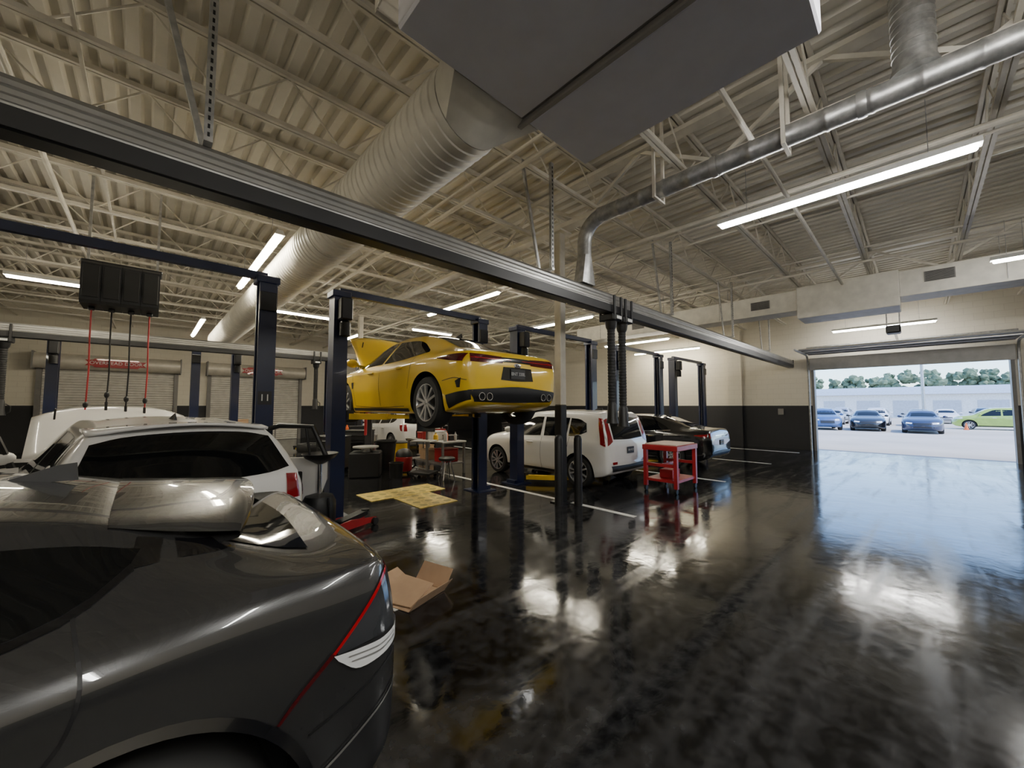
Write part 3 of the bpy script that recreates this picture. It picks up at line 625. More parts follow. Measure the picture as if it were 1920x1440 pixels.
t,C=build_car(FB,'yellow fastback car raised on the lift with its hood up',(3.60,3.70,1.40),PI/2,P_YEL,drop=.0,k=7)
hood(C,t,3.5,4.62,.72,R(52),P_YEL); plate(C,t,.725,'BNT 330L')
m=MB(); x=C.endx(0,.84); m.lathe([(.06,0),(.065,.004),(.05,.006)],24,T(x-.004,0,.84)@RY(-PI/2)@Matrix.Diagonal((.5,1,1,1))); em=m.build('emblem',CHROME,t); text('emblem_lettering','KIA',.045,BLACK,em,basis((0,-1,0),(0,0,1),(-1,0,0),(x-.014,0,.84)))
for y in(-.62,-.5,.5,.62):
    m=MB(); m.lathe([(.045,0),(.05,.01),(.05,.1),(.043,.1),(.04,.02)],18,T(C.endx(y,.42)+.07,y,.42)@RY(-PI/2)); m.build('exhaust_tip',CHROME,t)
# --- white boxy hatchback
SO=dict(L=4.12,wheel=(.33,.22,5),axles=(.72,3.28),mirror=(2.75,1.08),fin=.75,hmat=P_WHITE,
 top=[(0,.66),(.02,.9),(.05,1.04),(.10,1.22),(.16,1.41),(.22,1.53),(.30,1.585),(.6,1.61),(1.3,1.62),(2.0,1.60),(2.4,1.52),(2.75,1.32),(3.1,1.10),(3.4,1.04),(3.75,.97),(3.98,.86),(4.12,.6)],
 bot=[(0,.42),(.06,.32),(.3,.24),(.6,.2),(3.6,.2),(3.95,.25),(4.12,.38)],
 w=[(0,.74),(.03,.8),(.09,.85),(.25,.885),(.7,.9),(2,.895),(3.3,.9),(3.7,.86),(3.95,.76),(4.12,.55)],
 belt=[(0,.6),(.04,.95),(.1,1.04),(.5,1.06),(1.5,1.02),(2.6,.99),(3.1,.96),(3.7,.86),(4.12,.5)],
 wr=[(0,.62),(.06,.79),(.15,.78),(.3,.72),(.7,.69),(1.6,.68),(2.3,.66),(2.8,.68),(3.2,.74),(3.7,.72),(4.12,.45)],
 handles=[(1.2,.88),(2.1,.87)],seams=[[(1.75,1.0),(1.78,.6),(1.75,.3)],[(2.78,.98),(2.8,.6),(2.72,.3)],[(.95,1.04),(1.0,.8),(1.1,.6)]],
 decals=[('side_window','side',[(.52,1.16),(.75,1.08),(.98,1.06)],[(.56,1.34),(.75,1.42),(.98,1.44)],GLASS),('side_window','side',[(1.04,1.055),(1.7,1.03)],[(1.02,1.445),(1.72,1.455)],GLASS),('side_window','side',[(1.8,1.03),(2.3,1.01),(2.74,1.0)],[(1.79,1.455),(2.15,1.42),(2.62,1.13)],GLASS),
 ('rear_window','rear',[(-.58,1.02),(0,1.0),(.58,1.02)],[(-.56,1.44),(0,1.47),(.56,1.44)],GLASS),('windscreen','top',[(3.02,-.66),(3.07,0),(3.02,.66)],[(2.35,-.54),(2.28,0),(2.35,.54)],GLASS),
 ('tail_light','rear',[(.62,.98),(.80,.9)],[(.62,1.44),(.73,1.42)],LAMPRED,.006,True),('tail_light','side',[(.06,.88),(.17,.93)],[(.18,1.44),(.28,1.46)],LAMPRED,.006),
 ('rear_bumper','rear',[(-.66,.37),(0,.36),(.66,.37)],[(-.74,.5),(0,.48),(.74,.5)],BLACK,.007),('reflector','rear',[(.52,.52),(.68,.52)],[(.52,.57),(.7,.57)],LAMPRED,.008,True),
 ('sill_trim','side',[(1.08,.23),(2.9,.23)],[(1.08,.3),(2.9,.3)],BLACK),('front_bumper','front',[(-.5,.42),(.5,.42)],[(-.55,.6),(.55,.6)],BLACK,.008),('head_light','side',[(3.6,.8),(3.98,.76)],[(3.6,.9),(3.95,.84)],LAMPW)])
t,C=build_car(SO,'white boxy hatchback parked between navy lift posts behind the roof post',(7.48,4.25,0),PI/2,P_WHITE,k=6); plate(C,t,.78,'SHJ 4127')
# --- black sedan
SD=dict(FB); SD.update(L=4.85,fin=1.45,axles=(1.0,3.85),top=[(0,.80),(.03,.95),(.07,1.05),(.13,1.085),(.3,1.10),(.6,1.13),(1.0,1.25),(1.5,1.41),(2.0,1.455),(2.4,1.46),(2.8,1.42),(3.2,1.25),(3.55,1.05),(3.95,.98),(4.4,.88),(4.7,.75),(4.85,.56)],
 w=FB['w'][:-2]+[(4.75,.64),(4.85,.45)],belt=FB['belt'][:-1]+[(4.85,.48)],wr=FB['wr'][:-1]+[(4.85,.35)],bot=FB['bot'][:-1]+[(4.85,.34)],hmat=CHROME,seams=FB['seams'][:4])
SD['decals']=[('side_window','side',[(1.12,1.06),(1.6,1.01),(2.2,.99)],[(1.16,1.1),(1.6,1.29),(2.15,1.34)],GLASS),('side_window','side',[(2.29,.99),(2.8,.98),(3.38,.97)],[(2.25,1.345),(2.7,1.32),(3.32,1.0)],GLASS),('chrome_trim','side',[(1.05,1.02),(2,.965),(3.42,.945)],[(1.05,1.035),(2,.98),(3.42,.96)],CHROME),
 ('rear_window','top',[(.62,-.58),(.58,0),(.62,.58)],[(1.36,-.46),(1.42,0),(1.36,.46)],GLASS),('windscreen','top',[(3.48,-.66),(3.54,0),(3.48,.66)],[(2.8,-.48),(2.74,0),(2.8,.48)],GLASS),
 ('tail_light','rear',[(.4,.87),(.6,.86),(.78,.85)],[(.35,.95),(.55,.98),(.76,.98)],LAMPRED,.006,True),('tail_light','side',[(.09,.87),(.38,.91)],[(.07,.96),(.38,.93)],LAMPRED,.006),('boot_trim','rear',[(-.4,.9),(.4,.9)],[(-.4,.92),(.4,.92)],CHROME,.007),
 ('rear_bumper','rear',[(-.66,.38),(0,.37),(.66,.38)],[(-.7,.48),(0,.5),(.7,.48)],BLACK,.007)]
t,C=build_car(SD,'black sedan parked beyond the red cart',(11.45,3.75,0),PI/2,P_BLACK,k=6); plate(C,t,.72,'RKD 5102')
# --- white crossover
NI=dict(L=4.38,wheel=(.34,.22,5),axles=(.85,3.55),fin=.95,hmat=P_WHITE,mirror=(2.95,1.08),
 top=[(0,.66),(.025,.9),(.06,1.03),(.12,1.12),(.22,1.28),(.33,1.43),(.42,1.50),(.5,1.53),(1,1.57),(1.6,1.59),(2.1,1.58),(2.6,1.5),(2.95,1.34),(3.35,1.09),(3.7,1.03),(4.1,.91),(4.28,.76),(4.38,.52)],
 bot=[(0,.42),(.06,.33),(.3,.25),(.6,.21),(3.7,.2),(4.2,.25),(4.38,.38)],
 w=[(0,.76),(.03,.81),(.09,.86),(.25,.895),(.8,.91),(2,.9),(3.5,.91),(3.95,.86),(4.2,.76),(4.38,.5)],
 belt=[(0,.6),(.04,.95),(.1,1.02),(.5,1.05),(1.5,1.01),(2.8,.98),(3.3,.96),(3.95,.84),(4.38,.45)],
 wr=[(0,.64),(.06,.79),(.2,.77),(.42,.67),(.9,.59),(1.7,.56),(2.5,.58),(3.0,.65),(3.4,.74),(3.9,.72),(4.38,.42)],
 handles=[(1.5,.88),(2.4,.87)],seams=[[(1.95,1.0),(1.98,.6),(1.92,.3)],[(3.0,.97),(3.02,.6),(2.95,.3)]],
 decals=[('side_window','side',[(.62,1.2),(.8,1.1),(1.05,1.07)],[(.66,1.27),(.85,1.38),(1.05,1.42)],GLASS),('side_window','side',[(1.1,1.065),(1.88,1.03)],[(1.1,1.425),(1.9,1.45)],GLASS),('side_window','side',[(1.98,1.03),(2.5,1.01),(2.98,1.0)],[(1.97,1.45),(2.35,1.415),(2.85,1.12)],GLASS),
 ('rear_window','rear',[(-.74,1.10),(-.5,1.06),(0,1.05),(.5,1.06),(.74,1.10)],[(-.62,1.40),(-.4,1.45),(0,1.47),(.4,1.45),(.62,1.40)],GLASS),('windscreen','top',[(3.28,-.64),(3.33,0),(3.28,.64)],[(2.55,-.5),(2.48,0),(2.55,.5)],GLASS),
 ('tail_light','rear',[(.68,.80),(.81,.80)],[(.69,1.04),(.79,1.03)],LAMPRED,.007,True),('tail_light','side',[(.06,.80),(.14,.82)],[(.1,1.03),(.24,1.02)],LAMPRED,.007),
 ('rear_bumper','rear',[(-.68,.38),(0,.37),(.68,.38)],[(-.76,.55),(0,.5),(.76,.55)],BLACK,.007),('head_light','side',[(3.9,.8),(4.22,.74)],[(3.9,.88),(4.2,.8)],LAMPW),('sill_trim','side',[(1.2,.23),(3.1,.23)],[(1.2,.31),(3.1,.31)],BLACK)])
t,C=build_car(NI,'white crossover with raised hood and open doors beside the graphite car',(.35,4.15,0),R(100),P_WHITE,k=8); hood(C,t,3.3,4.28,.84,R(53),P_WHITE); plate(C,t,.78,'PVX 8840')
m=MB(); rows=[]
for x_,dz in((.66,.004),(.5,.014),(.34,.02)): rows.append([(x_+.05*y_*y_,y_*.64,C.z(max(x_,.5),y_*.56)+dz-(.03*y_*y_ if x_<.4 else 0)) for y_ in [-1+i/8 for i in range(17)]])
m.grid(rows); o=m.build('roof_spoiler',P_WHITE,t,60); o.modifiers.new('s','SOLIDIFY').thickness=.025
def cardoor(t,hx,hy,ang,ln,inner):
    M=T(hx,hy,0)@RZ(ang); Bz=basis((1,0,0),(0,0,1),(0,-1,0),(0,.05,0))
    m=MB(); m.prism([(0,.36),(ln*.9,.42),(ln,.7),(ln,1.0),(0,1.02)],.09,M@Bz); d=m.build('door',P_WHITE,t,0)
    m=MB(); m.path([(0.02,0,1.0),(ln*.16,0,1.36),(ln*.4,0,1.44),(ln*.8,0,1.42),(ln*.98,0,1.0)],.034,8,M); m.path([(ln*.78,0,1.0),(ln*.72,0,1.4)],.016,8,M); m.build('window_frame',BLACK,d)
    m=MB(); s=inner; m.box((ln*.42,s*.055,.66),(ln*.56,.03,.34),M,.02); m.box((ln*.42,s*.085,.74),(ln*.4,.05,.07),M,.02); m.build('door_trim',BLACK,d)
    return d
cardoor(t,1.78,-.9,R(180+54),1.0,-1); cardoor(t,2.98,.9,R(180-55),1.05,1)
m=MB(); C.patch(m,'side',[(.95,.45),(1.75,.42)],[(.85,1.02),(1.75,1.02)],.006,-1); m.build('door_opening',BLACK,t)
t,C=build_car(NI,'white crossover far back in the lift row beneath the yellow car rear',(7.45,12.6,0),PI/2,P_WHITE,k=3)
# --- graphite electric hatch in the foreground
EV=dict(L=4.66,wheel=(.40,.25,5),axles=(.82,3.72),arch=.465,fin=1.05,hmat=P_GREY,mirror=(3.1,1.1),
 top=[(0,.72),(.015,.9),(.035,1.04),(.065,1.115),(.11,1.14),(.2,1.14),(.32,1.15),(.48,1.20),(.66,1.29),(.86,1.37),(1.15,1.43),(1.7,1.50),(2.2,1.52),(2.7,1.48),(3.1,1.33),(3.6,1.07),(3.95,1.0),(4.35,.88),(4.56,.74),(4.66,.55)],
 bot=[(0,.46),(.05,.34),(.25,.27),(.6,.21),(4,.2),(4.45,.26),(4.66,.38)],
 w=[(0,.74),(.02,.80),(.06,.855),(.14,.895),(.35,.93),(.85,.945),(2.3,.93),(3.7,.935),(4.2,.89),(4.5,.76),(4.66,.5)],
 belt=[(0,.64),(.03,.95),(.07,1.05),(.2,1.085),(.6,1.10),(1.1,1.08),(2,1.03),(3,1.0),(3.6,.95),(4.3,.82),(4.66,.48)],
 wr=[(0,.62),(.05,.74),(.12,.79),(.3,.78),(.5,.71),(.75,.62),(1.0,.58),(1.6,.57),(2.5,.58),(3.1,.63),(3.6,.71),(4.2,.68),(4.66,.4)],
 handles=[(1.5,.93),(2.5,.92)],seams=[[(.90,1.17),(.87,1.05),(.89,.95),(.94,.88)],[(2.1,1.0),(2.12,.6),(2.08,.3)],[(3.15,.96),(3.17,.6),(3.1,.3)],[(.52,1.205),(.34,1.14),(.16,1.11),(.06,1.10)],[(.03,.76),(.2,.70),(.37,.66)]],
 decals=[('side_window','side',[(.80,1.235),(.95,1.165),(1.3,1.12),(1.6,1.10),(2.05,1.08)],[(.78,1.258),(.95,1.30),(1.3,1.345),(1.6,1.375),(2.03,1.40)],GLASS),('side_window','side',[(2.12,1.075),(2.6,1.06),(3.2,1.04)],[(2.1,1.40),(2.5,1.38),(3.1,1.10)],GLASS),
 ('window_trim','side',[(.79,1.222),(.95,1.148),(1.3,1.103),(1.6,1.083),(2.05,1.063)],[(.80,1.235),(.95,1.163),(1.3,1.118),(1.6,1.098),(2.05,1.078)],GLOSSB,.006),
 ('pillar_trim','side',[(.50,1.20),(.66,1.215),(.80,1.225)],[(.52,1.215),(.66,1.25),(.79,1.285)],GLOSSB,.004),
 ('rear_window','top',[(.3,-.62),(.26,0),(.3,.62)],[(.66,-.52),(.68,0),(.66,.52)],GLASS,.004),('roof_glass','top',[(1.2,-.46),(1.2,0),(1.2,.46)],[(2.6,-.46),(2.6,0),(2.6,.46)],GLASS,.004),('windscreen','top',[(3.5,-.66),(3.56,0),(3.5,.66)],[(2.75,-.5),(2.68,0),(2.75,.5)],GLASS),
 ('tail_lens','side',[(.045,.86),(.14,.86),(.285,.868)],[(.06,1.06),(.14,1.0),(.29,.88)],DARKLENS,.004),
 ('tail_stripe','side',[(.05,1.073),(.16,.983),(.295,.873)],[(.054,1.084),(.168,.993),(.304,.881)],REDGLOW,.007),('tail_stripe','side',[(.295,.873),(.39,.80),(.455,.74)],[(.306,.884),(.401,.808),(.464,.745)],LAMPDR,.007),
 ('tail_stripe','rear',[(-.80,1.068),(0,1.088),(.80,1.068)],[(-.80,1.08),(0,1.10),(.80,1.08)],REDGLOW,.006),
 ('turn_lamp','side',[(.03,.80),(.10,.785),(.21,.79),(.285,.85)],[(.03,.85),(.12,.845),(.22,.858),(.30,.872)],LAMPW,.009),('lamp_baffle','side',[(.05,.815),(.13,.806),(.24,.826)],[(.05,.820),(.13,.812),(.24,.830)],ALU,.012),('lamp_baffle','side',[(.05,.832),(.13,.826),(.25,.846)],[(.05,.836),(.13,.830),(.25,.850)],ALU,.012),
 ('turn_lamp','rear',[(.55,.81),(.8,.80)],[(.58,.85),(.8,.85)],LAMPW,.009,True),
 ('lower_bumper','rear',[(-.7,.4),(0,.39),(.7,.4)],[(-.76,.62),(0,.6),(.76,.62)],BLACK,.006),('lower_bumper','side',[(.05,.38),(.36,.33)],[(.03,.62),(.36,.5)],BLACK,.006),('bumper_trim','side',[(.03,.63),(.2,.56),(.36,.50)],[(.03,.64),(.2,.57),(.36,.51)],RAILM,.009),
 ('sill_trim','side',[(1.3,.22),(3.3,.22)],[(1.3,.33),(3.3,.33)],BLACK)])
t,C=build_car(EV,'graphite hatchback with its tail filling the near left foreground',(.78,2.3,0),PI,P_GREY,k=10)
V_=[-1+i/12 for i in range(25)]
def sprow(s,dz):
    r=[]
    for v in V_:
        yw=.54+.05*s; xf=.86; xt=.40+.12*v*v; x_=xf+(xt-xf)*s; zf=C.z(xf,v*yw)+.004; zt=1.335-.085*v*v; zq=zf+(zt-zf)*s
        r.append((x_,v*yw,max(zq,C.z(x_,v*yw)+.004)+dz))
    return r
m=MB(); m.grid([sprow(0,-.012),sprow(0.01,0),sprow(.2,0),sprow(.4,0),sprow(.6,0),sprow(.8,0),sprow(.98,0),sprow(1,-.003),sprow(1,-.022),sprow(.93,-.032),sprow(.6,-.05)]); m.build('roof_spoiler',P_GREY,t,30)
m=MB(); m.lathe([(.465,-.13),(.487,-.1),(.487,.0),(.46,.012)],56,T(.82,.945,.41)@RX(-PI/2)); m.f=m.f[:-2]; m.m=m.m[:-2]; m.build('arch_cladding',GLOSSB,t)
# ------------------------------------------------------------------ workshop things
t=thing('work_cart','red steel work cart with a pale board on top','cart',(7.9,3.58,0))
m=MB(); m.bb(-.5,.5,-.36,.36,.82,.92,.008); m.build('table_top',RED,t)
m=MB(); m.bb(-.45,.43,-.32,.32,.921,.945,.005); m.build('board',WOODB,t)
for sx in(-.45,.45):
    for sy in(-.31,.31):
        m=MB(); m.bb(sx-.035,sx+.035,sy-.035,sy+.035,.1,.83); m.build('leg',RED,t,0)
        m=MB(); m.lathe([(.05,-.018),(.05,.018)],16,T(sx,sy,.05)@RX(PI/2)); m.bar((sx,sy,.05),(sx,sy,.12),.05,.03); m.build('caster',BLACK,t)
m=MB(); m.bb(-.45,.45,-.32,.32,.2,.25); m.build('shelf',RED,t,0)
m=MB()
for sx in(-.45,.45): m.bb(sx-.02,sx+.02,-.31,.31,.5,.56)
m.bb(-.45,.45,-.02,.02,.51,.55); m.build('brace',RED,t,0)
m=MB(); m.bb(-.25,.1,-.15,.12,.251,.42,.01); tb=m.build('jack_pump',RED,t)
SC=.62; t=thing('cardboard_box','flattened brown cardboard box lying beside the graphite car tail','cardboard',(1.80,3.22,0),R(20))
def sheet(pts,m):
    b=[(x*SC,y*SC,z*SC) for x,y,z in pts]; n=len(b); m.add(b+[(x,y,z+.006) for x,y,z in b],[tuple(range(n))[::-1],tuple(range(n,2*n))]+[(i,(i+1)%n,n+(i+1)%n,n+i) for i in range(n)])
m=MB(); sheet([(-.42,-.3,.006),(.3,-.34,.006),(.34,.3,.006),(-.4,.34,.006)],m); m.build('bottom_panel',CARD,t,0)
m=MB(); sheet([(-.4,.3,.03),(-.35,-.28,.03),(.12,-.3,.16),(.1,.28,.2)],m); m.build('flap',CARD,t,0)
m=MB(); sheet([(.3,-.36,.012),(.36,.25,.012),(.52,.2,.26),(.46,-.4,.26)],m); m.build('flap',CARD,t,0)
m=MB(); sheet([(-.38,.32,.014),(.32,.3,.014),(.36,.62,.14),(-.3,.6,.14)],m); m.build('flap',CARD,t,0)
m=MB(); sheet([(-.42,-.32,.014),(.28,-.36,.014),(.3,-.5,.2),(-.4,-.46,.2)],m); m.build('flap',CARD,t,0)
for (x0,x1,y0,y1),l in(((2.95,4.5,6.75,7.45),'yellow floor mat farther under the raised yellow car'),((3.35,4.1,5.75,6.72),'yellow floor mat nearer the camera under the raised yellow car')):
    t=thing('floor_mat',l,'mat',((x0+x1)/2,(y0+y1)/2,0)); a,b=(x1-x0)/2,(y1-y0)/2
    m=MB(); m.bb(-a,a,-b,b,.001,.012,.003); m.mi=1
    for i in range(int(a*2/.24)):
        for j in range(int(b*2/.24)): m.lathe([(.07,.0121),(.07,.0128),(.05,.0128)],10,T(-a+.14+i*.24,-b+.14+j*.24,0))
    m.build('sheet',[PADY,TAN],t)
def bench(x,y,hx,hy,l):
    t=thing('workbench',l,'workbench',(x,y,0))
    m=MB(); m.bb(-hx,hx,-hy,hy,.78,.82,.006); m.build('bench_top',ALU,t)
    for sx in(-hx+.04,hx-.04):
        for sy in(-hy+.05,hy-.05):
            m=MB(); m.bb(sx-.025,sx+.025,sy-.025,sy+.025,0,.78); m.build('leg',DGREY,t,0)
    m=MB(); m.bb(-hx+.02,hx-.02,-hy+.03,hy-.03,.25,.28); m.build('shelf',DGREY,t,0)
bench(5.6,8.9,.36,.9,'steel workbench crowded with parts beneath the yellow car'); bench(4.55,12.2,.8,.35,'steel workbench farther back between the navy lift rows')
def lathing(name,prof,x,y,z,mt,l,cat,g=None):
    m=MB(); m.lathe(prof,16,T(x,y,z)); return tag(m.build(name,mt),l,cat,g)
def bottle(x,y,z,h,r,mt,l,g='bottles on the workbench'): lathing('bottle',[(r,0),(r,h*.65),(r*.9,h*.75),(r*.4,h*.85),(r*.4,h),(.001,h)],x,y,z,mt,l,'bottle',g)
bottle(5.4,8.12,.82,.28,.05,WHITEP,'white bottle at the near end of the workbench'); bottle(5.55,8.3,.82,.24,.045,ORANGE,'orange bottle on the workbench'); bottle(5.38,9.08,.82,.3,.05,RED,'red bottle near the middle of the workbench'); bottle(5.5,9.65,.82,.26,.05,BLACK,'black bottle at the far end of the workbench')
bottle(5.72,8.15,.82,.22,.035,ALU,'silver spray can at the near right of the workbench'); bottle(5.8,9.1,.82,.22,.035,RED,'slim red spray can at the right edge of the workbench'); bottle(5.33,8.45,.82,.2,.06,YEL,'squat yellow bottle at the left of the workbench')
def crate(name,x0,x1,y0,y1,z0,z1,mt,l,cat):
    m=MB(); m.bb(x0,x1,y0,y1,z0,z1-.03,.012); m.bb(x0-.01,x1+.01,y0-.01,y1+.01,z1-.03,z1,.008); tag(m.build(name,mt),l,cat)
crate('parts_box',5.35,5.75,8.65,8.95,.822,1.05,WHITEP,'white parts box sitting on the workbench','box'); crate('tool_box',5.4,5.8,9.25,9.5,.822,1.0,RED,'small red tool box on the workbench','tool box')
crate('tool_case',5.62,5.9,8.28,8.58,.822,.95,BLACK,'black tool case lying on the near right of the workbench','case')
crate('storage_tub',5.4,5.85,8.2,8.62,.282,.62,RED,'red tub on the lower shelf of the workbench','tub'); crate('parts_box',5.4,5.8,8.9,9.35,.282,.55,CARD,'cardboard parts box on the lower shelf of the workbench','box')
crate('parts_box',4.0,4.4,12.05,12.4,.822,1.1,CARD,'cardboard parts box on the farther workbench','box'); crate('tool_box',4.55,5.1,12.05,12.35,.822,1.08,BLACK,'black tool box on the farther workbench','tool box'); crate('storage_tub',4.1,4.7,12.0,12.4,.282,.6,BLACK,'black tub under the farther workbench','tub')
bottle(4.47,12.1,.82,.3,.05,ORANGE,'orange bottle on the farther workbench',None)
for x,y,l in((5.35,10.35,'yellow waste drum nearest the workbench'),(5.2,11.0,'yellow waste drum behind the other drum')):
    t=thing('waste_drum',l,'drum',(x,y,0),0,'yellow waste drums'); m=MB(); m.lathe([(.24,0),(.25,.02),(.24,.05),(.24,.27),(.25,.29),(.24,.31),(.24,.6),(.25,.62),(.25,.64)],24); m.build('barrel',YEL,t); m=MB(); m.lathe([(.25,.64),(.25,.67),(.2,.69),(.05,.7)],24); m.build('lid',BLACK,t)
lathing('waste_bin',[(.2,0),(.26,.75),(.28,.76),(.28,.8),(.25,.8),(.24,.74),(.19,.03),(.001,.03)],4.62,9.75,0,BLACK,'black open waste bin left of the yellow drums','bin')
lathing('oil_bucket',[(.14,0),(.16,.34),(.17,.35),(.17,.37),(.155,.37),(.13,.02),(.001,.02)],4.32,8.55,0,BLACK,'black bucket on the floor left of the shop vacuum','bucket')
t=thing('tyre_changer','black tyre changing machine with a red arm behind the lift post','tyre changer',(3.9,9.3,0),R(-30))
m=MB(); m.bb(-.35,.35,-.3,.3,0,.6,.03); m.build('cabinet',BLACK,t); m=MB(); m.lathe([(.1,.6),(.1,.68),(.3,.7),(.3,.73),(.05,.74)],24,T(0,-.05,0)); m.build('turntable',ALU,t)
m=MB(); m.bb(-.08,.08,.3,.44,0,1.65,.01); m.build('column',BLACK,t); m=MB(); m.bb(-.05,.05,-.2,.42,1.5,1.6,.01); m.bb(-.03,.03,-.2,-.14,1.0,1.5,.01); m.build('swing_arm',RED,t)
t=thing('diagnostic_cart','black wheeled cart with a small screen on a pole by the workbench','cart',(4.86,8.22,0),R(-60))
m=MB(); m.bb(-.28,.28,-.22,.22,.08,.14,.01); m.build('base',BLACK,t); m=MB(); m.bb(-.025,.025,.12,.17,.14,1.35); m.build('pole',DGREY,t,0); m=MB(); m.bb(-.25,.25,-.18,.2,.85,.88,.006); m.build('tray',ALU,t)
m=MB(); m.bb(-.24,.24,.07,.11,1.08,1.4,.01); sc=m.build('monitor',BLACK,t); m=MB(); m.bb(-.22,.22,.064,.07,1.1,1.38); m.build('screen',SCREEN,sc,0)
for sx in(-.22,.22):
    for sy in(-.17,.17):
        m=MB(); m.lathe([(.04,-.015),(.04,.015)],12,T(sx,sy,.04)@RX(PI/2)); m.bar((sx,sy,.04),(sx,sy,.09),.03,.03); m.build('caster',BLACK,t)
t=thing('shop_vacuum','red and black drum shop vacuum on the floor left of the workbench','vacuum',(4.75,9.0,0))
m=MB(); m.lathe([(.19,.08),(.2,.1),(.21,.42),(.19,.44)],22); m.build('drum',RED,t); m=MB(); m.lathe([(.21,.44),(.2,.52),(.14,.6),(.05,.63)],22); m.build('motor_head',BLACK,t); m=MB(); m.path([(.2,0,.3),(.32,.05,.32),(.38,.1,.15),(.3,.25,.04),(.05,.36,.03),(-.2,.3,.03)],.025,8); m.build('hose',RUBBER,t)
for a in range(4):
    m=MB(); x,y=.18*math.cos(a*PI/2+.4),.18*math.sin(a*PI/2+.4); m.lathe([(.035,-.015),(.035,.015)],12,T(x,y,.035)@RX(PI/2)); m.bar((x,y,.035),(x,y,.09),.025,.025); m.build('caster',BLACK,t)
t=thing('shop_stool','round black rolling stool standing before the workbench','stool',(5.1,7.6,0))
m=MB(); m.lathe([(.17,.44),(.19,.46),(.19,.5),(.16,.52),(.001,.525)],22); m.build('seat',BLACK,t)
for a in range(4):
    ca,sa=math.cos(a*PI/2+.6),math.sin(a*PI/2+.6); m=MB(); m.tube((.08*ca,.08*sa,.44),(.2*ca,.2*sa,.01),.013,8); m.build('leg',CHROME,t)
RKX,RKY=6.75,10.9; t=thing('parts_rack','tall black wire rack stacked with parts boxes behind the workbench','rack',(RKX,RKY,0))
for sx in(-.45,.45):
    for sy in(-.2,.2):
        m=MB(); m.tube((sx,sy,0),(sx,sy,1.7),.015,8); m.build('post',BLACK,t)
for z in(.15,.6,1.05,1.5):
    m=MB(); m.bb(-.46,.46,-.21,.21,z,z+.025); m.build('shelf',DGREY,t,0)
for k,(dx,z,w_,h_,mt,l) in enumerate(((-.22,.175,.36,.3,CARD,'cardboard box at the bottom left of the wire rack'),(.2,.175,.4,.35,BLACK,'black tote at the bottom right of the wire rack'),(-.2,.625,.4,.28,WHITEP,'white box on the second shelf of the wire rack'),(.22,.625,.34,.33,RED,'red box on the second shelf of the wire rack'),(-.22,1.075,.36,.3,YEL,'yellow box on the third shelf of the wire rack'),(.2,1.075,.4,.26,CARD,'cardboard box on the third shelf of the wire rack'),(0,1.527,.6,.25,CARD,'wide cardboard box on top of the wire rack'))): crate('storage_box',RKX+dx-w_/2,RKX+dx+w_/2,RKY-.17,RKY+.17,z+.002,z+h_,mt,l,'box')
def chest(x,y,rz,mt,l,w=.8,h=.95):
    t=thing('tool_chest',l,'tool chest',(x,y,0),rz,'tool chests'); m=MB(); m.bb(-w/2,w/2,-.24,.24,.12,h,.01); m.build('cabinet',mt,t)
    for k in range(4):
        z0=.16+k*(h-.2)/4; m=MB(); m.bb(-w/2+.03,w/2-.03,-.26,-.235,z0,z0+(h-.2)/4-.02,.004); d=m.build('drawer',mt,t); m=MB(); m.bb(-w/2+.08,w/2-.08,-.285,-.26,z0+.12,z0+.14); m.build('drawer_pull',CHROME,d,0)
    for sx in(-w/2+.08,w/2-.08):
        for sy in(-.18,.18):
            m=MB(); m.lathe([(.055,-.02),(.055,.02)],14,T(sx,sy,.056)@RX(PI/2)); m.bar((sx,sy,.05),(sx,sy,.12),.04,.03); m.build('caster',BLACK,t)
    m=MB(); m.bb(-w/2-.01,w/2+.01,-.26,.26,h,h+.03,.008); m.build('work_top',BLACK,t)
chest(4.35,10.9,R(-50),BLACK,'black tool chest beyond the waste bin',.7,1.0); chest(3.55,10.5,R(-40),BLACK,'black tool chest behind the navy lift post',.7,.9); chest(1.45,21.9,0,BLACK,'black tool chest against the far wall between the roll-up doors',.7,1.1)
chest(9.2,20.5,0,RED,'red tool chest against the far wall behind the yellow car'); chest(9.4,9.8,R(-60),BLACK,'black tool chest beside the white hatchback front',.8,1.1); chest(-1.6,18.6,0,BLACK,'black tool chest standing before the left roll-up door',.8,1.0); chest(2.9,18.2,R(-20),RED,'red tool chest standing before the roll-up door nearer the yellow car',.8,1.0)
bench(3.2,19.6,.9,.35,'steel workbench standing before the far roll-up door'); crate('parts_box',2.6,3.1,19.45,19.8,.822,1.15,CARD,'cardboard box on the bench before the far roll-up door','box'); crate('tool_box',3.3,3.9,19.45,19.75,.822,1.1,RED,'red tool box on the bench before the far roll-up door','tool box')
t=thing('oil_drain','black wheeled oil drain with round bowl beside the white car','oil drain',(1.72,5.6,0))
m=MB(); m.lathe([(.2,.08),(.21,.1),(.21,.42),(.17,.5),(.05,.53)],22); m.build('tank',BLACK,t); m=MB(); m.tube((0,0,.5),(0,0,.95),.03); m.build('pole',CHROME,t)
m=MB(); m.lathe([(.04,.92),(.18,1.0),(.23,1.06),(.225,1.065),(.17,1.02),(.03,.96)],24); m.build('bowl',BLACK,t)
for a in range(4):
    m=MB(); x,y=.19*math.cos(a*PI/2+.4),.19*math.sin(a*PI/2+.4); m.lathe([(.04,-.015),(.04,.015)],14,T(x,y,.04)@RX(PI/2)); m.bar((x*.95,y*.95,.04),(x*.95,y*.95,.1),.03,.03); m.build('caster',BLACK,t)
t=thing('floor_jack','low red floor jack at the foot of the navy lift post','floor jack',(2.1,5.5,0),R(20))
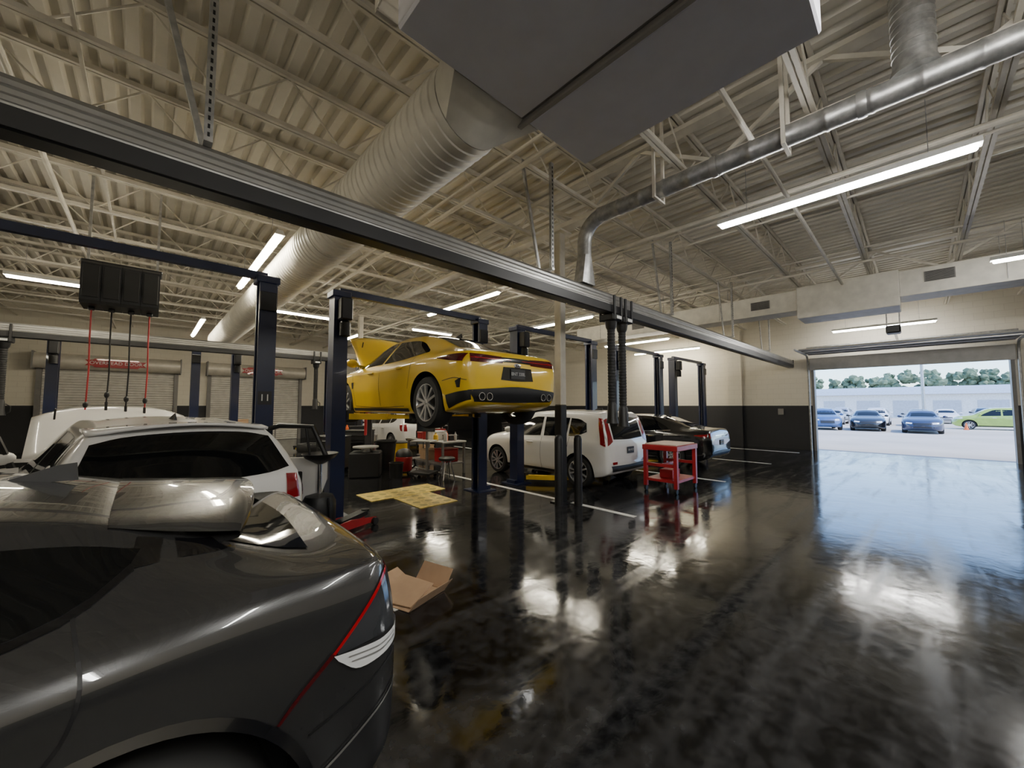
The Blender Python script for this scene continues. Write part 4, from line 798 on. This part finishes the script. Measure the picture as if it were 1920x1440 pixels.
for s in(-.12,.12):
    m=MB(); m.prism([(-.35,.04),(.35,.04),(.35,.1),(-.1,.16),(-.35,.14)],.02,basis((1,0,0),(0,0,1),(0,-1,0),(0,s,0))); m.build('side_plate',RED,t,0)
m=MB(); m.bar((-.2,0,.12),(.25,0,.17),.14,.06); m.lathe([(.06,.18),(.06,.21)],14,T(.27,0,0)); m.build('lifting_arm',BLACK,t)
m=MB(); m.tube((-.3,0,.12),(-.36,0,.5),.016); m.build('handle',BLACK,t)
for x in(-.3,.3):
    for s in(-.16,.16):
        m=MB(); m.lathe([(.05,-.025),(.05,.025)],14,T(x,s,.05)@RX(PI/2)); m.build('wheel',BLACK,t)
m=MB(); m.bb(X1-.06,X1,3.75,3.95,1.35,1.6,.01); tag(m.build('switch_box',DGREY),'grey door switch box on the right wall beside the opening','switch box')
for k in range(3):
    m=MB(); m.lathe([(.2,-.1),(.22,-.11),(.31,-.11),(.34,-.06),(.34,.06),(.31,.11),(.22,.11),(.2,.1)],28,T(3.3,11.6,.112+k*.224),True); tag(m.build('tyre',RUBBER),['black tyre at the bottom of its stack','black tyre in the middle of its stack','black tyre on top of its stack'][k],'tyre','stacked tyres')
# ------------------------------------------------------------------ outside
g=MB(); g.bb(X1+.3,190,-120,120,-.3,-.02); struct('ground',g,CONC,label='pale concrete parking lot')
def out(sp,l,x,y,rot,p): build_car(sp,l,(x,y,-.02),rot,p,'cars in the parking lot',k=3)
OS=dict(SD); OS['seams']=[]; OS['decals']=[d for d in SD['decals'] if d[0] in('side_window','windscreen','rear_window')]+[('head_light','front',[(.45,.6),(.72,.62)],[(.42,.68),(.7,.72)],LAMPW,.01,True),('grille','front',[(-.38,.5),(.38,.5)],[(-.4,.66),(.4,.66)],BLACK,.01),('air_intake','front',[(-.5,.36),(.5,.36)],[(-.5,.44),(.5,.44)],BLACK,.01)]
ON=dict(NI); ON['seams']=[]; ON['decals']=[d for d in NI['decals'] if d[0] in('side_window','windscreen','rear_window','tail_light')]+[('grille','front',[(-.4,.5),(.4,.5)],[(-.4,.7),(.4,.7)],BLACK,.01),('head_light','front',[(.45,.7),(.7,.7)],[(.45,.78),(.68,.8)],LAMPW,.01,True)]
OG=dict(SO); OG['seams']=[]
out(ON,'blue hatchback at the left edge of the door opening',39.5,5.6,PI+.25,P_BLUE); out(OS,'black sedan outside facing the door, second from the left',40.5,2.9,PI+.1,P_BLACK); out(OS,'dark navy sedan outside facing the door, right of the lamp pole',39.6,-.1,PI,P_NAVY)
out(OG,'lime green boxy hatchback seen from its side in the lot',45,-5.8,PI/2,P_GREEN); out(ON,'white crossover parked behind the blue hatchback',51,8.6,PI,P_WHITE); out(OS,'silver sedan parked behind the black sedan',51,5.7,PI,P_SILV); out(ON,'white crossover parked in back between two dark sedans',51,2.7,PI,P_WHITE); out(OS,'black sedan parked right of the back crossover',51.5,0,PI,P_BLACK)
out(OS,'blue sedan in the farthest parked row, left end',61,9.2,PI,P_BLUE); out(ON,'silver crossover in the farthest parked row beside the blue sedan',61,6.2,PI,P_SILV); out(OS,'white sedan in the middle of the farthest parked row',61,3.2,PI,P_WHITE); out(ON,'black crossover in the farthest parked row behind the green hatchback',61,-4.4,PI,P_BLACK); out(OS,'white sedan in the farthest parked row right of the lamp pole',61,-1.8,PI,P_WHITE)
B=thing('far_building','long low white building with a blue grey roof across the lot','building',(80,4,0))
m=MB(); m.bb(0,12,-26,26,-.02,3.4); m.build('walls',BLDW,B,0); m=MB(); m.prism([(-.6,3.4),(12.6,3.4),(12,4.0),(6,4.7),(0,4.0)],53,basis((1,0,0),(0,0,1),(0,-1,0),(0,26.5,0))); m.build('roof',ROOFB,B,0)
for k in range(12):
    m=MB(); m.bb(-.06,.0,-24+k*4,-21.4+k*4,.2 if k%2 else 0,2.5); m.build('bay_door',BLDD,B,0)
for k,(x,y,h) in enumerate(((108,37,9.4),(116,28,9.2),(108,19,10.2),(116,10,9.6),(108,1,9.6),(116,-8,9.8),(108,-17,10.4),(116,-26,10))):
    t=thing('tree',['tall broad tree','short round tree','rounded leafy tree','low spreading tree'][k%4]+' behind the far building, '+['farthest left','second from left','third from left','fourth from left','fourth from right','third from right','second from right','farthest right'][k],'tree',(x,y,-.02),0,'trees across the lot')
    m=MB(); m.tube((0,0,0),(0,0,h*.5),.2,8); m.build('trunk',BARK,t)
    bm=bmesh.new()
    for q in range(80):
        r=bmesh.ops.create_icosphere(bm,subdivisions=2,radius=1); yy=random.uniform(-4.2,4.2); c=Vector((random.uniform(-1.2,1.2),yy,h*random.uniform(.30,.9-.004*yy*yy-.10*random.random()))); s=random.uniform(.4,.9)
        for v in r['verts']:
            v.co=c+v.co*s*(1+.6*noise.noise(v.co*2.6+c)+.3*noise.noise(v.co*7+c))
    me=bpy.data.meshes.new('crown'); bm.to_mesh(me); bm.free(); me.materials.append(LEAF_HAZED); o=bpy.data.objects.new('crown',me); COL.objects.link(o); o.parent=t
for x,y,h,l in((64,-.4,9.5,'tall pale lamp pole rising behind the navy sedan'),(66,-7.9,9,'dark utility pole at the right of the lot')):
    t=thing('lamp_pole',l,'pole',(x,y,-.02)); m=MB(); m.path([(0,0,0),(0,0,h)],[.16,.12],10); m.build('pole',GALV if y>-2 else BARK,t); m=MB(); m.bar((0,-.9,h),(0,.9,h),.1,.1); m.build('crossarm',GALV if y>-2 else BARK,t,0); m=MB(); m.box((0,.8,h-.12),(.5,.3,.14),b=.03); m.build('lamp_head',DGREY,t)
t=thing('traffic_cone','small orange traffic cone standing left of the green hatchback','traffic cone',(43,-2.3,-.02)); m=MB(); m.lathe([(.12,.03),(.025,.5),(.001,.5)],16); m.build('cone',ORANGE,t); m=MB(); m.bb(-.15,.15,-.15,.15,0,.03,.008); m.build('base',ORANGE,t)
# ------------------------------------------------------------------ light
W=bpy.data.worlds.new('world'); S.world=W; W.use_nodes=True; nt=W.node_tree; bg=nt.nodes['Background']
sk=nt.nodes.new('ShaderNodeTexSky'); sk.sky_type='NISHITA'; sk.sun_disc=False; sk.sun_elevation=R(55); sk.sun_rotation=R(200); sk.air_density=1.0; sk.dust_density=.6
mx=nt.nodes.new('ShaderNodeMix'); mx.data_type='RGBA'; mx.blend_type='MULTIPLY'; mx.inputs['Factor'].default_value=1; mx.inputs['B'].default_value=(.82,.95,1.18,1)
nt.links.new(sk.outputs['Color'],mx.inputs['A']); nt.links.new(mx.outputs['Result'],bg.inputs['Color']); bg.inputs['Strength'].default_value=.5
sn=bpy.data.lights.new('sun','SUN'); sn.energy=3.8; sn.angle=R(.6); sn.color=(1,.96,.90); so=bpy.data.objects.new('sun',sn); COL.objects.link(so); so.rotation_euler=Vector((.03,.55,-.83)).to_track_quat('-Z','Y').to_euler()
S.view_settings.view_transform='AgX'; S.view_settings.exposure=.4
try: S.view_settings.look='AgX - Base Contrast'
except Exception: pass
